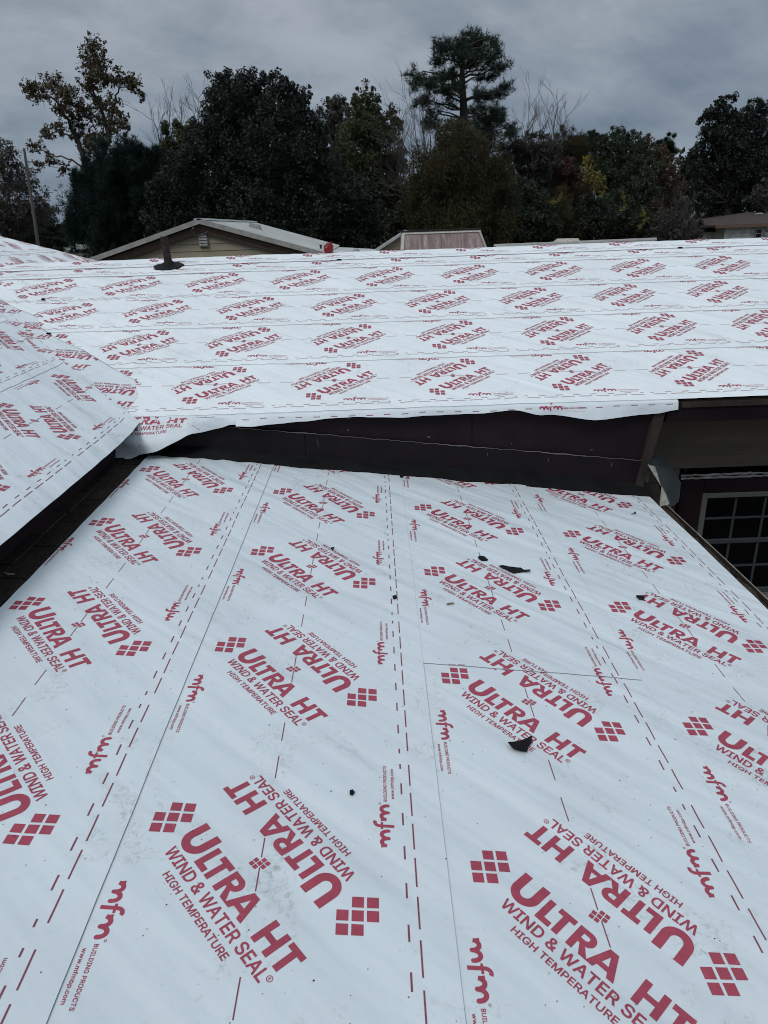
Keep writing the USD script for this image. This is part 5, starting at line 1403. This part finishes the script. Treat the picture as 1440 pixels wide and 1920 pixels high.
part(gs, 'roof', slab([(B0[0] - 0.8, 46.2, B0[2] + 0.12), (B1[0] + 0.45, 46.2, B0[2] + 0.12), (B1[0] + 0.3, 49, rt_[2]), (B0[0] - 0.2, 49, rt_[2])], 0.1), 'dark_roof')
part(gs, 'roof', slab([(B0[0] - 0.2, 49.01, rt_[2]), (B1[0] + 0.3, 49.01, rt_[2]), (B1[0] + 0.45, 51.8, B0[2] + 0.12), (B0[0] - 0.8, 51.8, B0[2] + 0.12)], 0.1), 'dark_roof')
nb = 9
xs_ = np.linspace(B0[0] - 0.3, B1[0] + 0.2, nb + 1)
for k in range(nb):
    part(gs, 'wall_board', boxm(xs_[k] + 0.008, xs_[k + 1] - 0.008, 46.5, 46.54, g0, B0[2] + 0.05), 'brick_white')
part(gs, 'wall', boxm(B0[0] - 0.28, B1[0] + 0.18, 46.56, 51.6, g0, B0[2] + 0.04), 'brick_white')

# pale far building behind the cars
fb = thing('far_building', 'pale low building far behind the parked cars', 'building')
f0, f1 = at(160, 448, 120), at(232, 445, 120)
part(fb, 'wall', boxm(f0[0], f1[0], 120, 128, -1.0, f0[2] + 0.1), 'vent_grey')
part(fb, 'roof', slab([(f0[0] - 0.6, 119.4, f0[2] + 0.1), (f1[0] + 0.6, 119.4, f0[2] + 0.1), (f1[0] + 0.6, 124, f0[2] + 1.1), (f0[0] - 0.6, 124, f0[2] + 1.1)], 0.15), 'rake_metal')
part(fb, 'roof', slab([(f0[0] - 0.6, 124.01, f0[2] + 1.1), (f1[0] + 0.6, 124.01, f0[2] + 1.1), (f1[0] + 0.6, 128.6, f0[2] + 0.1), (f0[0] - 0.6, 128.6, f0[2] + 0.1)], 0.15), 'rake_metal')
for k in range(4):
    xx = f0[0] + 0.9 + k * 1.6
    part(fb, 'window', boxm(xx, xx + 0.8, 119.96, 119.99, -0.2, 0.7), 'dark_glass')

# utility pole and wires
up_ = thing('utility_pole', 'weathered wooden utility pole at the left picture edge', 'utility pole')
pt, pb_ = at(45, 278, 60), at(73, 470, 60)
pb_ = pt + (pb_ - pt) * 1.25
part(up_, 'pole', tube([pb_, pt * 0.5 + pb_ * 0.5, pt], [0.13, 0.115, 0.09], 10), 'pole_wood', smooth=True)
for py_, ln in ((303, 0.55), (332, 0.55)):
    k = (py_ - 278) / (470 - 278) / 1.25
    c = pt + (pb_ - pt) * k
    part(up_, 'bracket', boxm(c[0] + 0.1, c[0] + ln, c[1] - 0.04, c[1] + 0.04, c[2] - 0.04, c[2] + 0.04), 'vent_grey')
    part(up_, 'insulator', tube([(c[0] + ln - 0.05, c[1], c[2] + 0.04), (c[0] + ln - 0.05, c[1], c[2] + 0.2)], [0.06, 0.04], 7), 'vent_grey')
for i, (py_, ex, ey, lab) in enumerate(((282, -60, 272, 'thin topmost wire running left from the utility pole'), (300, 240, 330, 'thin wire running right behind the ragged tree from the utility pole'), (440, 260, 458, 'lower slack wire crossing right from the utility pole foot'), (420, -60, 440, 'lower wire running left from the utility pole'))):
    k = (py_ - 278) / (470 - 278) / 1.25
    c = pt + (pb_ - pt) * k
    e = at(ex, ey, 66 + 6 * i)
    t_ = np.linspace(0, 1, 20)[:, None]
    q = c + (e - c) * t_; q[:, 2] -= (0.6 * 4 * t_ * (1 - t_))[:, 0] * 0.4
    single('power_wire', tube(q, 0.018, 4), 'wire', lab, 'wire')

# parked cars
def car(label, x, y, z, rot, paint, kind_):
    t = thing('parked_car', label, 'car', loc=(0, 0, 0))
    L, Wd = 4.5, 1.78
    if kind_ == 'sedan':
        side = [(0, .35), (0.02, .62), (0.25, .76), (1.05, .86), (1.75, 1.36), (2.2, 1.45), (2.9, 1.42), (3.6, .98), (4.3, .93), (4.48, .7), (4.5, .35)]
        glass = [(1.18, .90), (1.8, 1.34), (2.2, 1.40), (2.85, 1.37), (3.42, .98)]
    else:
        side = [(0, .45), (0.02, .85), (0.3, .98), (1.2, 1.05), (1.75, 1.62), (2.6, 1.66), (2.85, 1.08), (4.45, 1.08), (4.5, .5)]
        glass = [(1.32, 1.08), (1.8, 1.56), (2.5, 1.60), (2.72, 1.10)]
    g = Polygon(side).buffer(0.04, 4)
    for wx in (0.85, 3.55):
        g = g.difference(Point(wx, 0.34).buffer(0.40, 10))
    body = trimesh.creation.extrude_polygon(g, Wd, engine='earcut')
    V = body.vertices
    body.vertices = np.column_stack([V[:, 0], V[:, 2] - Wd / 2, V[:, 1]])
    hgt = np.clip((body.vertices[:, 2] - 0.9) / 0.6, 0, 1)
    body.vertices[:, 1] *= 1 - 0.18 * hgt
    trimesh.repair.fix_normals(body)
    R_ = trimesh.transformations.rotation_matrix(rot, [0, 0, 1]); R_[:3, 3] = (x, y, z)
    def put(n_, m, mat_, par=t):
        m = m.copy(); m.apply_transform(R_)
        return part(par, n_, m, mat_)
    put('body', body, paint)
    for s in (-1, 1):
        gm_ = trimesh.creation.extrude_polygon(Polygon(glass), 0.02, engine='earcut')
        V = gm_.vertices
        yy = s * (Wd / 2 + 0.004) * (1 - 0.18 * np.clip((V[:, 1] - 0.9) / 0.6, 0, 1)) + s * (V[:, 2] - 0.006)
        gm_.vertices = np.column_stack([V[:, 0], yy, V[:, 1]])
        trimesh.repair.fix_normals(gm_)
        put('side_window', gm_, 'dark_glass')
    a, b = glass[0], glass[1]
    put('windscreen', slab([(a[0] - 0.06, -0.7, a[1] + 0.02), (b[0] - 0.06, -0.6, b[1] + 0.02), (b[0] - 0.06, 0.6, b[1] + 0.02), (a[0] - 0.06, 0.7, a[1] + 0.02)], 0.02), 'dark_glass')
    for wx in (0.85, 3.55):
        for s in (-1, 1):
            w_ = tube([(wx, s * 0.70, 0.33), (wx, s * 0.89, 0.33)], 0.33, 16)
            wp = put('wheel', w_, 'rubber')
            put('hub_cap', tube([(wx, s * 0.885, 0.33), (wx, s * 0.905, 0.33)], 0.19, 12), 'hub', wp)
    for s in (-1, 1):
        put('headlight', boxm(-0.045, 0.06, s * 0.72 - 0.13, s * 0.72 + 0.13, 0.60 + 0.2 * (kind_ != 'sedan'), 0.72 + 0.2 * (kind_ != 'sedan')), 'hub')
    put('bumper', boxm(-0.09, 0.03, -0.8, 0.8, 0.36, 0.5, bevel=0.02), 'rubber')
c1, c2 = at(168, 470, 105), at(133, 470, 105)
zc_ = lambda x: float(ground_z(x, 105))
car('cream sedan parked right of the silver pickup, beside the tree trunk', c1[0], 105, zc_(0), 0.35, 'car_cream', 'sedan')
car('silver pickup parked left of the cream sedan', c2[0], 104, zc_(0), 0.25, 'car_silver', 'pickup')
